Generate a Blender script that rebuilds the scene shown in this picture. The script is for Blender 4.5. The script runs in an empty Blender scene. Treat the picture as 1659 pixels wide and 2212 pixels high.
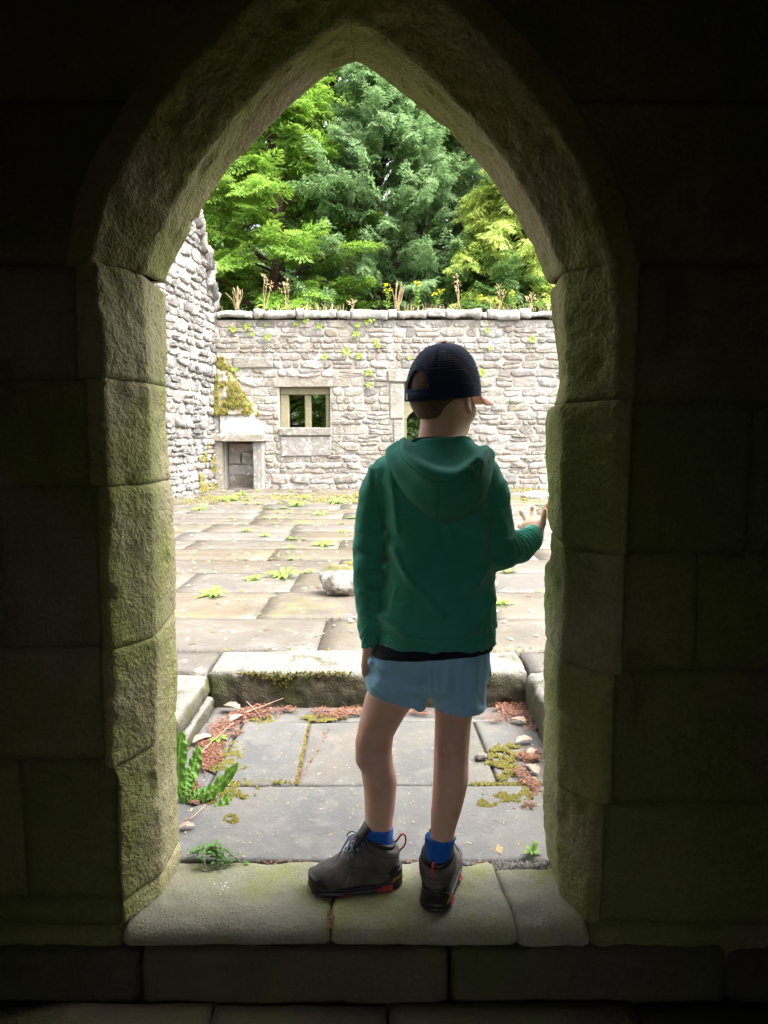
import bpy, bmesh, math, random
import numpy as np
from mathutils import Vector, Matrix

# ------------------------------------------------------------------ camera, sky, sun, exposure
scene = bpy.context.scene
COL = scene.collection
FPX, PW, PH = 1600.0, 1659.0, 2212.0          # focal length and frame of the picture in working pixels
CAM_H = 1.22                                   # metres above the door sill
PITCH = math.atan((1106.0 - 940.0) / FPX)

cam_data = bpy.data.cameras.new('camera')
cam_data.sensor_fit = 'VERTICAL'
cam_data.sensor_height = 24.0
cam_data.lens = FPX / PH * 24.0
cam_data.clip_start = 0.02
cam_data.clip_end = 2000.0
cam = bpy.data.objects.new('camera', cam_data)
COL.objects.link(cam)
cam.location = (0, 0, CAM_H)
cam.rotation_euler = (math.radians(90) - PITCH, 0, 0)
scene.camera = cam

SUN_ELEV, SUN_AZ = 60.0, 108.0                  # degrees; azimuth clockwise from +Y (the view direction)
world = bpy.data.worlds.new('World')
scene.world = world
world.use_nodes = True
wn = world.node_tree.nodes; wl = world.node_tree.links
wn.clear()
sky = wn.new('ShaderNodeTexSky')
sky.sky_type = 'NISHITA'
sky.sun_disc = False
sky.sun_elevation = math.radians(SUN_ELEV)
sky.sun_rotation = math.radians(SUN_AZ)
sky.altitude = 0
sky.air_density = 1.0
sky.dust_density = 6.0
sky.ozone_density = 1.0
bg = wn.new('ShaderNodeBackground'); bg.inputs['Strength'].default_value = 0.15
wo = wn.new('ShaderNodeOutputWorld')
veil = wn.new('ShaderNodeHueSaturation')          # a bright grey overcast: the blue of the clear sky mostly veiled
veil.inputs['Saturation'].default_value = 0.25
wl.new(sky.outputs[0], veil.inputs['Color']); wl.new(veil.outputs[0], bg.inputs[0]); wl.new(bg.outputs[0], wo.inputs[0])

sun_data = bpy.data.lights.new('sun', 'SUN')
sun_data.energy = 1.2
sun_data.angle = math.radians(45)
sun_data.color = (1.0, 0.94, 0.86)
sun = bpy.data.objects.new('sun', sun_data)
COL.objects.link(sun)
_e, _a = math.radians(SUN_ELEV), math.radians(SUN_AZ)
_to = Vector((math.sin(_a) * math.cos(_e), math.cos(_a) * math.cos(_e), math.sin(_e)))
sun.rotation_euler = _to.to_track_quat('Z', 'Y').to_euler()
sun.location = _to * 30

scene.render.engine = 'CYCLES'
scene.view_settings.view_transform = 'Standard'
scene.view_settings.look = 'None'
scene.view_settings.gamma = 1.0
scene.view_settings.use_curve_mapping = False
scene.view_settings.exposure = 2.8
cy = scene.cycles
cy.use_denoising = True
try:
    cy.denoiser = 'OPENIMAGEDENOISE'
except Exception:
    pass
cy.max_bounces = 12; cy.diffuse_bounces = 6; cy.glossy_bounces = 4; cy.transmission_bounces = 6
cy.transparent_max_bounces = 12
cy.sample_clamp_indirect = 10.0
cy.caustics_reflective = False; cy.caustics_refractive = False

# ------------------------------------------------------------------ helpers
random.seed(7)
RNG = np.random.default_rng(7)
_cp, _sp = math.cos(PITCH), math.sin(PITCH)

def at_y(px, py, y):
    """world point seen at a picture position, at distance y in front of the camera"""
    u, v = (px - PW / 2) / FPX, (PH / 2 - py) / FPX
    t = y / (_cp + v * _sp)
    return np.array((u * t, y, CAM_H + t * (v * _cp - _sp)))

def at_z(px, py, z):
    u, v = (px - PW / 2) / FPX, (PH / 2 - py) / FPX
    t = (z - CAM_H) / (v * _cp - _sp)
    return np.array((u * t, t * (_cp + v * _sp), z))

def link(name, me, mat=None, parent=None):
    o = bpy.data.objects.new(name, me)
    COL.objects.link(o)
    if mat is not None and me is not None:
        me.materials.clear(); me.materials.append(mat)
    if parent is not None:
        o.parent = parent
    return o

def empty(name, loc=(0, 0, 0)):
    o = bpy.data.objects.new(name, None)
    o.empty_display_size = 0.1
    COL.objects.link(o)
    o.location = loc
    return o

def tag(o, label=None, cat=None, group=None, kind=None):
    if label: o['label'] = label
    if cat: o['category'] = cat
    if group: o['group'] = group
    if kind: o['kind'] = kind
    return o

def mesh(name, verts, faces, smooth=True):
    me = bpy.data.meshes.new(name)
    me.from_pydata([tuple(map(float, v)) for v in verts], [], [tuple(int(i) for i in f) for f in faces])
    if smooth:
        me.polygons.foreach_set('use_smooth', [True] * len(me.polygons))
    me.update()
    return me

def mesh_np(name, verts, quads, smooth=True):
    """fast mesh from arrays of equal-length faces"""
    verts = np.asarray(verts, np.float32); quads = np.asarray(quads, np.int32)
    me = bpy.data.meshes.new(name)
    n, k = quads.shape
    me.vertices.add(len(verts)); me.vertices.foreach_set('co', verts.ravel())
    me.loops.add(n * k); me.loops.foreach_set('vertex_index', quads.ravel())
    me.polygons.add(n)
    me.polygons.foreach_set('loop_start', np.arange(0, n * k, k, dtype=np.int32))
    me.polygons.foreach_set('loop_total', np.full(n, k, np.int32))
    me.update(calc_edges=True)
    if smooth:
        me.polygons.foreach_set('use_smooth', np.ones(n, bool))
    me.validate()
    return me

def color_attr(me, name, per_vertex):
    a = me.color_attributes.new(name, 'FLOAT_COLOR', 'POINT')
    c = np.ones((len(me.vertices), 4), np.float32); c[:, :3] = np.asarray(per_vertex).reshape(len(me.vertices), -1)
    a.data.foreach_set('color', c.ravel())

def _hash3(i, j, k, seed):
    n = (i * 374761393 + j * 668265263 + k * 2147483647 * 3 + seed * 1274126177) & 0xFFFFFFFF
    n = ((n ^ (n >> 13)) * 1274126177) & 0xFFFFFFFF
    n = (n ^ (n >> 16)) & 0xFFFFFFFF
    return n.astype(np.float64) / 4294967295.0

def vnoise(p, freq=1.0, seed=0):
    """smooth value noise in -1..1 for an (n,3) array"""
    q = np.asarray(p, np.float64) * freq
    f = np.floor(q); w = q - f
    w = w * w * w * (w * (w * 6 - 15) + 10)
    i, j, k = (f[..., a].astype(np.int64) for a in range(3))
    r = 0
    for a in (0, 1):
        wx = w[..., 0] if a else 1 - w[..., 0]
        for b in (0, 1):
            wy = w[..., 1] if b else 1 - w[..., 1]
            for c in (0, 1):
                wz = w[..., 2] if c else 1 - w[..., 2]
                r = r + wx * wy * wz * _hash3(i + a, j + b, k + c, seed)
    return r * 2 - 1

def fbm(p, freq, octaves=3, seed=0):
    s, a, r = 0, 1.0, 0
    for o in range(octaves):
        r = r + a * vnoise(p, freq * 2 ** o, seed + 17 * o); s += a; a *= 0.5
    return r / s

def grid_faces(nu, nv, close_u=False):
    a = np.arange(nu * nv).reshape(nu, nv)
    if close_u:
        a = np.vstack([a, a[:1]])
    return np.stack([a[:-1, :-1].ravel(), a[1:, :-1].ravel(), a[1:, 1:].ravel(), a[:-1, 1:].ravel()], 1)

def smooth1(P, n=1):
    P = np.array(P, float)
    for _ in range(n):
        Q = P.copy(); Q[1:-1] = (P[:-2] + 2 * P[1:-1] + P[2:]) / 4; P = Q
    return P

def resample(P, n=None, step=None):
    P = np.asarray(P, float)
    s = np.concatenate([[0], np.cumsum(np.linalg.norm(np.diff(P, axis=0), axis=1))])
    if n is None:
        n = max(2, int(round(s[-1] / step)) + 1)
    t = np.linspace(0, s[-1], n)
    return np.stack([np.interp(t, s, P[:, k]) for k in range(P.shape[1])], 1)

def catmull(P, n):
    """smooth curve through the points P, n samples"""
    P = np.asarray(P, float)
    Q = np.vstack([2 * P[0] - P[1], P, 2 * P[-1] - P[-2]])
    t = np.linspace(0, len(P) - 1 - 1e-9, n)
    i = t.astype(int); f = (t - i)[:, None]
    a, b, c, d = Q[i], Q[i + 1], Q[i + 2], Q[i + 3]
    return 0.5 * (2 * b + (c - a) * f + (2 * a - 5 * b + 4 * c - d) * f ** 2 + (3 * b - a - 3 * c + d) * f ** 3)

def box_bm(sx, sy, sz, bevel=0.0, seg=1):
    bm = bmesh.new()
    bmesh.ops.create_cube(bm, size=1.0)
    bmesh.ops.scale(bm, vec=(sx, sy, sz), verts=bm.verts)
    if bevel:
        bmesh.ops.bevel(bm, geom=bm.edges[:], offset=bevel, segments=seg, affect='EDGES', profile=0.6)
    return bm

def bm_mesh(name, bm, smooth=False):
    me = bpy.data.meshes.new(name); bm.to_mesh(me); bm.free()
    if smooth:
        me.polygons.foreach_set('use_smooth', [True] * len(me.polygons))
    return me

def tube(path, radii, sides=8, cap=True):
    """verts, faces of a tube along a polyline"""
    P = np.asarray(path, float); n = len(P)
    r = np.broadcast_to(np.asarray(radii, float), (n,))
    T = np.gradient(P, axis=0); T /= np.linalg.norm(T, axis=1)[:, None] + 1e-12
    up = np.array((0, 0, 1.0)) if abs(T[0][2]) < 0.9 else np.array((1.0, 0, 0))
    V = []; N = np.cross(T[0], up); N /= np.linalg.norm(N)
    ang = np.linspace(0, 2 * math.pi, sides, endpoint=False)
    for k in range(n):
        N = N - T[k] * np.dot(N, T[k]); N /= np.linalg.norm(N) + 1e-12
        B = np.cross(T[k], N)
        V.append(P[k] + r[k] * (np.cos(ang)[:, None] * N + np.sin(ang)[:, None] * B))
    V = np.vstack(V); F = []
    for k in range(n - 1):
        for s in range(sides):
            a, b = k * sides + s, k * sides + (s + 1) % sides
            F.append((a, b, b + sides, a + sides))
    if cap:
        F.append(tuple(range(sides))[::-1]); F.append(tuple((n - 1) * sides + s for s in range(sides)))
    return V, F

class Build:
    """collects pieces of geometry for one part"""
    def __init__(self): self.v = []; self.f = []; self.n = 0
    def add(self, V, F):
        V = np.asarray(V, float); self.v.append(V)
        self.f += [tuple(int(i) + self.n for i in f) for f in F]; self.n += len(V); return self
    def mesh(self, name, smooth=True): return mesh(name, np.vstack(self.v), self.f, smooth)

# ------------------------------------------------------------------ materials
def new_mat(name):
    m = bpy.data.materials.new(name); m.use_nodes = True
    nt = m.node_tree; nt.nodes.clear()
    out = nt.nodes.new('ShaderNodeOutputMaterial')
    b = nt.nodes.new('ShaderNodeBsdfPrincipled')
    nt.links.new(b.outputs[0], out.inputs[0])
    return m, nt, b, out

class N:
    """small node-graph writer"""
    def __init__(self, nt): self.nt = nt; self._pos = None
    def node(self, t, **kw):
        n = self.nt.nodes.new(t)
        for k, v in kw.items(): setattr(n, k, v)
        return n
    def put(self, sock, v):
        if hasattr(v, 'is_output') or isinstance(v, bpy.types.NodeSocket): self.nt.links.new(v, sock)
        elif isinstance(v, (tuple, list)) and len(v) == 3 and sock.type == 'RGBA': sock.default_value = (*v, 1)
        else: sock.default_value = v
    def pos(self):
        if self._pos is None: self._pos = self.node('ShaderNodeNewGeometry').outputs['Position']
        return self._pos
    def mapping(self, scale=(1, 1, 1), vec=None, loc=(0, 0, 0)):
        n = self.node('ShaderNodeMapping'); self.put(n.inputs['Vector'], vec or self.pos())
        n.inputs['Scale'].default_value = scale; n.inputs['Location'].default_value = loc
        return n.outputs[0]
    def noise(self, scale, detail=4, rough=0.55, vec=None, dist=0.0):
        n = self.node('ShaderNodeTexNoise'); self.put(n.inputs['Vector'], vec or self.pos())
        n.inputs['Scale'].default_value = scale; n.inputs['Detail'].default_value = detail
        n.inputs['Roughness'].default_value = rough; n.inputs['Distortion'].default_value = dist
        return n.outputs['Fac']
    def voronoi(self, scale, feature='F1', vec=None, rand=1.0):
        n = self.node('ShaderNodeTexVoronoi', feature=feature); self.put(n.inputs['Vector'], vec or self.pos())
        n.inputs['Scale'].default_value = scale; n.inputs['Randomness'].default_value = rand
        return n.outputs['Distance']
    def ramp(self, fac, lo, hi, a=0.0, b=1.0):
        n = self.node('ShaderNodeMapRange', interpolation_type='SMOOTHSTEP'); self.put(n.inputs[0], fac)
        for i, v in enumerate((lo, hi, a, b)): n.inputs[1 + i].default_value = v
        return n.outputs[0]
    def math(self, op, a, b=0.0):
        n = self.node('ShaderNodeMath', operation=op); self.put(n.inputs[0], a); self.put(n.inputs[1], b); return n.outputs[0]
    def mix(self, fac, a, b, mode='MIX'):
        n = self.node('ShaderNodeMix', data_type='RGBA', blend_type=mode)
        self.put(n.inputs[0], fac); self.put(n.inputs[6], a); self.put(n.inputs[7], b); return n.outputs[2]
    def rand(self): return self.node('ShaderNodeObjectInfo').outputs['Random']
    def normal_z(self):
        g = self.node('ShaderNodeNewGeometry'); s = self.node('ShaderNodeSeparateXYZ')
        self.nt.links.new(g.outputs['Normal'], s.inputs[0]); return s.outputs[2]
    def bump(self, height, strength, dist, normal=None):
        n = self.node('ShaderNodeBump'); n.inputs['Strength'].default_value = strength
        n.inputs['Distance'].default_value = dist; self.put(n.inputs['Height'], height)
        if normal is not None: self.put(n.inputs['Normal'], normal)
        return n.outputs[0]
    def hsv(self, col, hue=None, sat=None, val=None):
        n = self.node('ShaderNodeHueSaturation'); self.put(n.inputs['Color'], col)
        for k, v in (('Hue', hue), ('Saturation', sat), ('Value', val)):
            if v is not None: self.put(n.inputs[k], v)
        return n.outputs[0]

def stone_mat(name, c1, c2, c3, scale=3.0, bump=0.5, bdist=0.01, rough=0.9, vary=0.25, hue=0.0,
              lichen=None, lich_at=0.62, lich_scale=9.0, algae=None, alg_at=0.5, alg_scale=2.0, alg_amt=0.8,
              stain=None, moss_or_lit_top=None, wet=0.0, pit=120.0, streak=1.0):
    m, nt, b, out = new_mat(name); n = N(nt)
    w = n.mapping((1, 1, streak))
    big = n.noise(scale, 5, 0.6, w); mid = n.noise(scale * 4.3, 5, 0.65, w); fine = n.noise(pit, 3, 0.6)
    col = n.mix(n.ramp(big, 0.35, 0.65), c1, c2)
    col = n.mix(n.ramp(mid, 0.45, 0.72, 0, 0.75), col, c3)
    if algae:
        f = n.ramp(n.math('ADD', n.noise(alg_scale, 5, 0.6), n.math('MULTIPLY', mid, 0.25)), alg_at + 0.02, alg_at + 0.22, 0, alg_amt)
        col = n.mix(f, col, algae)
    if stain:
        col = n.mix(n.ramp(n.noise(scale * 1.7, 4, 0.7, dist=0.6), 0.55, 0.75, 0, 0.7), col, stain)
    if lichen:
        f = n.ramp(n.math('ADD', n.math('MULTIPLY', n.noise(lich_scale, 6, 0.7), 0.8), n.math('MULTIPLY', n.noise(lich_scale * 0.17, 3), 0.3)), lich_at, lich_at + 0.08)
        col = n.mix(f, col, lichen)
    if moss_or_lit_top:  # tint on up-facing parts: moss on the boulder, painted light on the kerb
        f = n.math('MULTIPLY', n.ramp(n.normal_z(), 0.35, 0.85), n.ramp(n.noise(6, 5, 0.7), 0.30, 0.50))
        col = n.mix(f, col, moss_or_lit_top)
    r = n.rand()
    val = n.node('ShaderNodeMapRange'); n.put(val.inputs[0], r); val.inputs[3].default_value = 1 - vary; val.inputs[4].default_value = 1 + vary
    v2 = n.math('MULTIPLY', val.outputs[0], n.ramp(fine, 0.2, 0.8, 0.82, 1.14))
    if hue:
        r2 = n.math('FRACT', n.math('MULTIPLY', r, 7.31)); hv = n.node('ShaderNodeMapRange'); n.put(hv.inputs[0], r2)
        hv.inputs[3].default_value = 0.5 - hue; hv.inputs[4].default_value = 0.5 + hue
        col = n.hsv(col, hv.outputs[0], n.math('ADD', 0.6, n.math('MULTIPLY', n.math('FRACT', n.math('MULTIPLY', r, 3.77)), 0.8)), v2)
    else:
        col = n.hsv(col, None, None, v2)
    n.put(b.inputs['Base Color'], col)
    h = n.math('ADD', n.math('MULTIPLY', mid, 1.0), n.math('MULTIPLY', fine, 0.55))
    n.put(b.inputs['Normal'], n.bump(h, bump, bdist))
    if wet:
        wt = n.ramp(n.noise(0.9, 4, 0.6), 0.42, 0.62)
        rr = n.node('ShaderNodeMapRange'); n.put(rr.inputs[0], wt); rr.inputs[3].default_value = rough; rr.inputs[4].default_value = rough - wet
        n.put(b.inputs['Roughness'], rr.outputs[0])
    else:
        b.inputs['Roughness'].default_value = rough
    b.inputs['Specular IOR Level'].default_value = 0.3 if not wet else 0.5
    return m

def plain_mat(name, col, rough=0.8, spec=0.3, nscale=0, namt=0.15, bump=0.0, bscale=200, bdist=0.002, sheen=0.0, sss=0.0):
    m, nt, b, out = new_mat(name); n = N(nt)
    if nscale:
        f = n.noise(nscale, 4, 0.6)
        n.put(b.inputs['Base Color'], n.hsv(n.mix(0.0, col, col), None, None, n.ramp(f, 0.25, 0.75, 1 - namt, 1 + namt)))
    else:
        b.inputs['Base Color'].default_value = (*col, 1)
    b.inputs['Roughness'].default_value = rough
    b.inputs['Specular IOR Level'].default_value = spec
    if bump: n.put(b.inputs['Normal'], n.bump(n.noise(bscale, 3, 0.6), bump, bdist))
    if sheen:
        b.inputs['Sheen Weight'].default_value = sheen; b.inputs['Sheen Roughness'].default_value = 0.5
    if sss:
        b.inputs['Subsurface Weight'].default_value = sss
        b.inputs['Subsurface Radius'].default_value = (1.0, 0.35, 0.2); b.inputs['Subsurface Scale'].default_value = 0.008
    return m

def leaf_mat(name, c1, c2, nscale=2.0, rough=0.55, trans=0.35, vary=0.3, tip=None):
    """leaves: colour varies over the plant, light passes through"""
    m, nt, b, out = new_mat(name); n = N(nt)
    col = n.mix(n.ramp(n.noise(nscale, 4, 0.65), 0.38, 0.62), c1, c2)
    at = n.node('ShaderNodeAttribute', attribute_name='shade')
    col = n.mix(at.outputs['Fac'], col, tip or c2)
    col = n.hsv(col, None, None, n.ramp(n.noise(nscale * 14, 2), 0.25, 0.75, 1 - vary, 1 + vary))
    n.put(b.inputs['Base Color'], col)
    b.inputs['Roughness'].default_value = rough; b.inputs['Specular IOR Level'].default_value = 0.35
    t = n.node('ShaderNodeBsdfTranslucent'); n.put(t.inputs['Color'], col)
    mx = n.node('ShaderNodeMixShader'); mx.inputs[0].default_value = trans
    nt.links.new(b.outputs[0], mx.inputs[1]); nt.links.new(t.outputs[0], mx.inputs[2]); nt.links.new(mx.outputs[0], out.inputs[0])
    return m

M = {}
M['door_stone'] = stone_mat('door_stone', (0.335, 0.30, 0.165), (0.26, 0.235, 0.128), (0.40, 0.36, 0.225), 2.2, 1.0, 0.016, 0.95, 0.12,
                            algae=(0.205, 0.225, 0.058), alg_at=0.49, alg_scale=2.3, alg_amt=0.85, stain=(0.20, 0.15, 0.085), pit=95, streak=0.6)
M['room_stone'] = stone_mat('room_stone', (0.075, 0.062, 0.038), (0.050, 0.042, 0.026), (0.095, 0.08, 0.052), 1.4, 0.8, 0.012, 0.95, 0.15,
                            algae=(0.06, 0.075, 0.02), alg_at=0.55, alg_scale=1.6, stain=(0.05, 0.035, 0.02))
M['shaded_inner_stone'] = stone_mat('shaded_inner_stone', (0.205, 0.175, 0.098), (0.14, 0.12, 0.066), (0.26, 0.22, 0.135), 1.8, 1.0, 0.016, 0.95, 0.15,
                             algae=(0.115, 0.14, 0.03), alg_at=0.47, alg_scale=1.9, stain=(0.085, 0.062, 0.033), pit=95, streak=0.7)  # darker copy of the door stone: shade of the inner face put into colour
M['sill_stone'] = stone_mat('sill_stone', (0.255, 0.24, 0.175), (0.195, 0.188, 0.145), (0.31, 0.29, 0.22), 2.4, 0.8, 0.008, 0.85, 0.08,
                            algae=(0.19, 0.205, 0.07), alg_at=0.53, alg_scale=2.6, pit=140)
M['mortar'] = stone_mat('mortar', (0.43, 0.40, 0.355), (0.36, 0.335, 0.30), (0.48, 0.45, 0.41), 5.0, 0.9, 0.01, 0.95, 0.0, pit=180)
M['dark_mortar'] = stone_mat('dark_mortar', (0.10, 0.085, 0.055), (0.07, 0.06, 0.04), (0.13, 0.11, 0.08), 6.0, 0.9, 0.01, 0.95, 0.0)
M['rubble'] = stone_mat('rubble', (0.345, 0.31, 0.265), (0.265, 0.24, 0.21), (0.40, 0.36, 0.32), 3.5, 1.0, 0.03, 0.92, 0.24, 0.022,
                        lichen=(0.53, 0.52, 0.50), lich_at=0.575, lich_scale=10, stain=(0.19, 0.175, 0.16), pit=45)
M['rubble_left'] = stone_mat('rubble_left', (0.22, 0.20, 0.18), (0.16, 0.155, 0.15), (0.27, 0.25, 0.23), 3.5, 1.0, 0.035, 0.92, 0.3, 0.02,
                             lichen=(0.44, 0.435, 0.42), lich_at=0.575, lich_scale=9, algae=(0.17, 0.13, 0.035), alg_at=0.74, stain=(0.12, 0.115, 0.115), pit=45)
M['dressed'] = stone_mat('dressed', (0.33, 0.30, 0.255), (0.25, 0.23, 0.195), (0.38, 0.345, 0.295), 3.2, 1.0, 0.03, 0.9, 0.12, 0.012,
                         lichen=(0.52, 0.51, 0.48), lich_at=0.585, lich_scale=9, stain=(0.19, 0.165, 0.125), pit=90)
M['window_stone'] = stone_mat('window_stone', (0.26, 0.235, 0.145), (0.20, 0.185, 0.115), (0.30, 0.275, 0.18), 4.0, 0.6, 0.01, 0.9, 0.1,
                              stain=(0.2, 0.18, 0.09), pit=90)
M['coping'] = stone_mat('coping', (0.32, 0.295, 0.26), (0.24, 0.225, 0.20), (0.37, 0.35, 0.315), 4.0, 0.9, 0.015, 0.92, 0.15, 0.012,
                        lichen=(0.52, 0.515, 0.49), lich_at=0.565, lich_scale=8, stain=(0.14, 0.12, 0.09), pit=70)
M['flag'] = stone_mat('flag', (0.100, 0.084, 0.062), (0.076, 0.067, 0.056), (0.126, 0.110, 0.088), 1.1, 0.7, 0.010, 0.62, 0.05, 0.004,
                      lichen=(0.215, 0.20, 0.165), lich_at=0.65, lich_scale=11, algae=(0.13, 0.125, 0.05), alg_at=0.66, alg_scale=1.5, stain=(0.080, 0.068, 0.052), wet=0.30, pit=90)
M['flag_grey'] = stone_mat('flag_grey', (0.112, 0.104, 0.090), (0.083, 0.082, 0.080), (0.142, 0.134, 0.117), 3.0, 0.5, 0.006, 0.7, 0.07, 0.006,
                           lichen=(0.19, 0.185, 0.165), lich_at=0.66, lich_scale=16, algae=(0.105, 0.10, 0.042), alg_at=0.68, wet=0.22, pit=130)
M['kerb'] = stone_mat('kerb', (0.075, 0.066, 0.046), (0.052, 0.046, 0.034), (0.105, 0.095, 0.07), 4.0, 0.9, 0.012, 0.85, 0.08, moss_or_lit_top=(0.155, 0.15, 0.132),  # dark base, pale up-facing top: fall of light put into the kerb colour
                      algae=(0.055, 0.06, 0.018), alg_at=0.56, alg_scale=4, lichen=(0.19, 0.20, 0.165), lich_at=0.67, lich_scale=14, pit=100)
M['hood_slate'] = stone_mat('hood_slate', (0.30, 0.265, 0.225), (0.22, 0.195, 0.165), (0.37, 0.335, 0.29), 5.0, 0.9, 0.02, 0.9, 0.1, algae=(0.17, 0.14, 0.03), alg_at=0.5, alg_scale=5, pit=70)
M['lichen_stone'] = stone_mat('lichen_stone', (0.34, 0.31, 0.27), (0.26, 0.24, 0.21), (0.42, 0.39, 0.35), 5.0, 0.9, 0.015, 0.92, 0.1,
                              lichen=(0.62, 0.62, 0.60), lich_at=0.46, lich_scale=7, pit=70)
M['earth'] = stone_mat('earth', (0.075, 0.055, 0.035), (0.05, 0.038, 0.025), (0.11, 0.085, 0.055), 8.0, 1.0, 0.02, 0.95, 0.0, pit=90)
M['ground'] = stone_mat('ground', (0.06, 0.06, 0.03), (0.05, 0.045, 0.03), (0.08, 0.075, 0.04), 0.8, 1.0, 0.05, 0.95, 0.0, pit=30)
M['bark'] = stone_mat('bark', (0.10, 0.055, 0.04), (0.065, 0.04, 0.03), (0.15, 0.09, 0.07), 4.0, 1.0, 0.03, 0.9, 0.0, pit=40, streak=0.2)

# ------------------------------------------------------------------ stone surfaces
def panel_mesh(name, S, flip=False, rough=0.004, rfreq=26.0, lump=0.006, lfreq=5.0, recess=0.008, rim=0.012,
               edges=('u0', 'u1', 'v0', 'v1'), seed=0, skirt=0.05, see=(0.0, 0.0, 1.2)):
    """one dressed stone: a surface grid S[u,v] made uneven, worn back at its joints, with sides and a back"""
    S = np.asarray(S, float); nu, nv = S.shape[:2]
    n0 = np.cross(np.gradient(S, axis=0), np.gradient(S, axis=1))
    flip = float((n0 * (np.array(see) - S)).sum(2).mean()) < 0      # the face of the stone looks into the open
    def normals(A):
        n = np.cross(np.gradient(A, axis=0), np.gradient(A, axis=1))
        n /= np.linalg.norm(n, axis=2)[..., None] + 1e-12
        return -n if flip else n
    n = normals(S)
    du = np.concatenate([[0], np.cumsum(np.linalg.norm(np.diff(S[:, nv // 2], axis=0), axis=1))])[:, None] * np.ones((1, nv))
    dv = np.concatenate([np.zeros((nu, 1)), np.cumsum(np.linalg.norm(np.diff(S, axis=1), axis=2), axis=1)], 1)
    d = np.full((nu, nv), 1.0)
    if 'u0' in edges: d = np.minimum(d, du)
    if 'u1' in edges: d = np.minimum(d, du[-1:] - du)
    if 'v0' in edges: d = np.minimum(d, dv)
    if 'v1' in edges: d = np.minimum(d, dv[:, -1:] - dv)
    P = S.reshape(-1, 3)
    wob = fbm(P, 14, 2, seed + 5).reshape(nu, nv)
    off = lump * fbm(P, lfreq, 3, seed).reshape(nu, nv) + rough * fbm(P, rfreq, 3, seed + 3).reshape(nu, nv)
    pits = np.clip(vnoise(P, 18, seed + 9).reshape(nu, nv) - 0.55, 0, 1) * rough * 5
    rr = rim * (1 + 0.6 * wob)
    off = off - pits - recess * np.clip(1 - d / rr, 0, 1) ** 1.5
    A = S + n * off[..., None]
    V = A.reshape(-1, 3); F = grid_faces(nu, nv)
    if flip: F = F[:, ::-1]
    ix = np.arange(nu * nv).reshape(nu, nv)
    ring = np.concatenate([ix[:, 0], ix[-1, 1:], ix[-2::-1, -1], ix[0, -2:0:-1]])
    base = len(V)
    B = V[ring] - n.reshape(-1, 3)[ring] * skirt
    V = np.vstack([V, B]); m = len(ring); F = F.tolist()
    for k in range(m):
        a, b = ring[k], ring[(k + 1) % m]; q = (b, a, base + k, base + (k + 1) % m)
        F.append(q[::-1] if flip else q)
    return mesh(name, V, F)

def profile_grid(prof, vs, cell=0.010, ease=2):
    """prof: list of functions v -> 3-D corner point; dense grid through the corners, corners eased"""
    rows = []
    for v in vs:
        C = np.array([p(v) for p in prof]); rows.append(C)
    rows = np.array(rows)                                     # nv, ncorner, 3
    L = np.linalg.norm(np.diff(rows, axis=1), axis=2).mean(0)
    segs = [max(2, int(l / cell)) for l in L]
    out = []
    for k, s in enumerate(segs):
        for t in np.linspace(0, 1, s, endpoint=False):
            out.append(rows[:, k] * (1 - t) + rows[:, k + 1] * t)
    out.append(rows[:, -1])
    G = np.array(out)                                         # nu, nv, 3
    return smooth1(G, ease)

Y0, Y1, Y2 = 1.75, 1.85, 2.02                                   # inner wall face, near edge and far edge of the reveal

def edge_fn(pts, y):
    W = np.array([at_y(px, py, y) for px, py in pts]); W = W[np.argsort(W[:, 2])]
    return lambda z: np.interp(z, W[:, 2], W[:, 0])

LE1 = edge_fn([(312, 593), (314, 714), (320, 827), (324, 952), (325, 1042), (331, 1065), (333, 1166), (334, 1322), (336, 1377), (336, 1480), (338, 1594), (337, 1616), (341, 1718), (345, 1814), (349, 1888), (351, 1939)], Y1)
LE0 = edge_fn([(212, 581), (211, 652), (226, 745), (226, 839), (230, 1042), (242, 1088), (234, 1205), (238, 1322), (246, 1442), (240, 1632), (256, 1689), (257, 1750), (260, 1910), (270, 1975)], Y0)
LE2 = edge_fn([(361, 613), (359, 632), (365, 769), (360, 839), (359, 925), (368, 1010), (374, 1073), (376, 1143), (382, 1244), (381, 1335), (381, 1373), (384, 1442), (381, 1518), (380, 1563), (385, 1670), (386, 1750), (392, 1830), (391, 1862)], Y2)
RE1 = edge_fn([(1216, 590), (1220, 605), (1220, 687), (1222, 851), (1210, 876), (1212, 960), (1213, 1155), (1218, 1202), (1220, 1311), (1214, 1389), (1209, 1427), (1207, 1647), (1205, 1767), (1203, 1863), (1211, 1923)], Y1)
RE0 = edge_fn([(1330, 580), (1338, 700), (1338, 850), (1331, 880), (1331, 1116), (1322, 1300), (1318, 1447), (1300, 1650), (1280, 1850), (1268, 1975)], Y0)
RE2 = edge_fn([(1181, 609), (1187, 636), (1192, 699), (1200, 765), (1206, 823), (1198, 868), (1183, 888), (1178, 917), (1181, 1038), (1183, 1116), (1188, 1143), (1187, 1178), (1177, 1213), (1175, 1291), (1178, 1369), (1177, 1427), (1173, 1527), (1175, 1627), (1173, 1727), (1177, 1807), (1183, 1859)], Y2)

doorway = empty('doorway_wall', (0, Y0, 0))
tag(doorway, 'thick mossy stone wall around the dark pointed archway', 'wall')
def door_part(name, me, mat='door_stone'):
    o = link(name, me, M[mat], doorway); o.matrix_parent_inverse = Matrix.Translation((0, -Y0, 0)); return o

def zrow(px, py, y): return at_y(px, py, y)[2]
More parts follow.
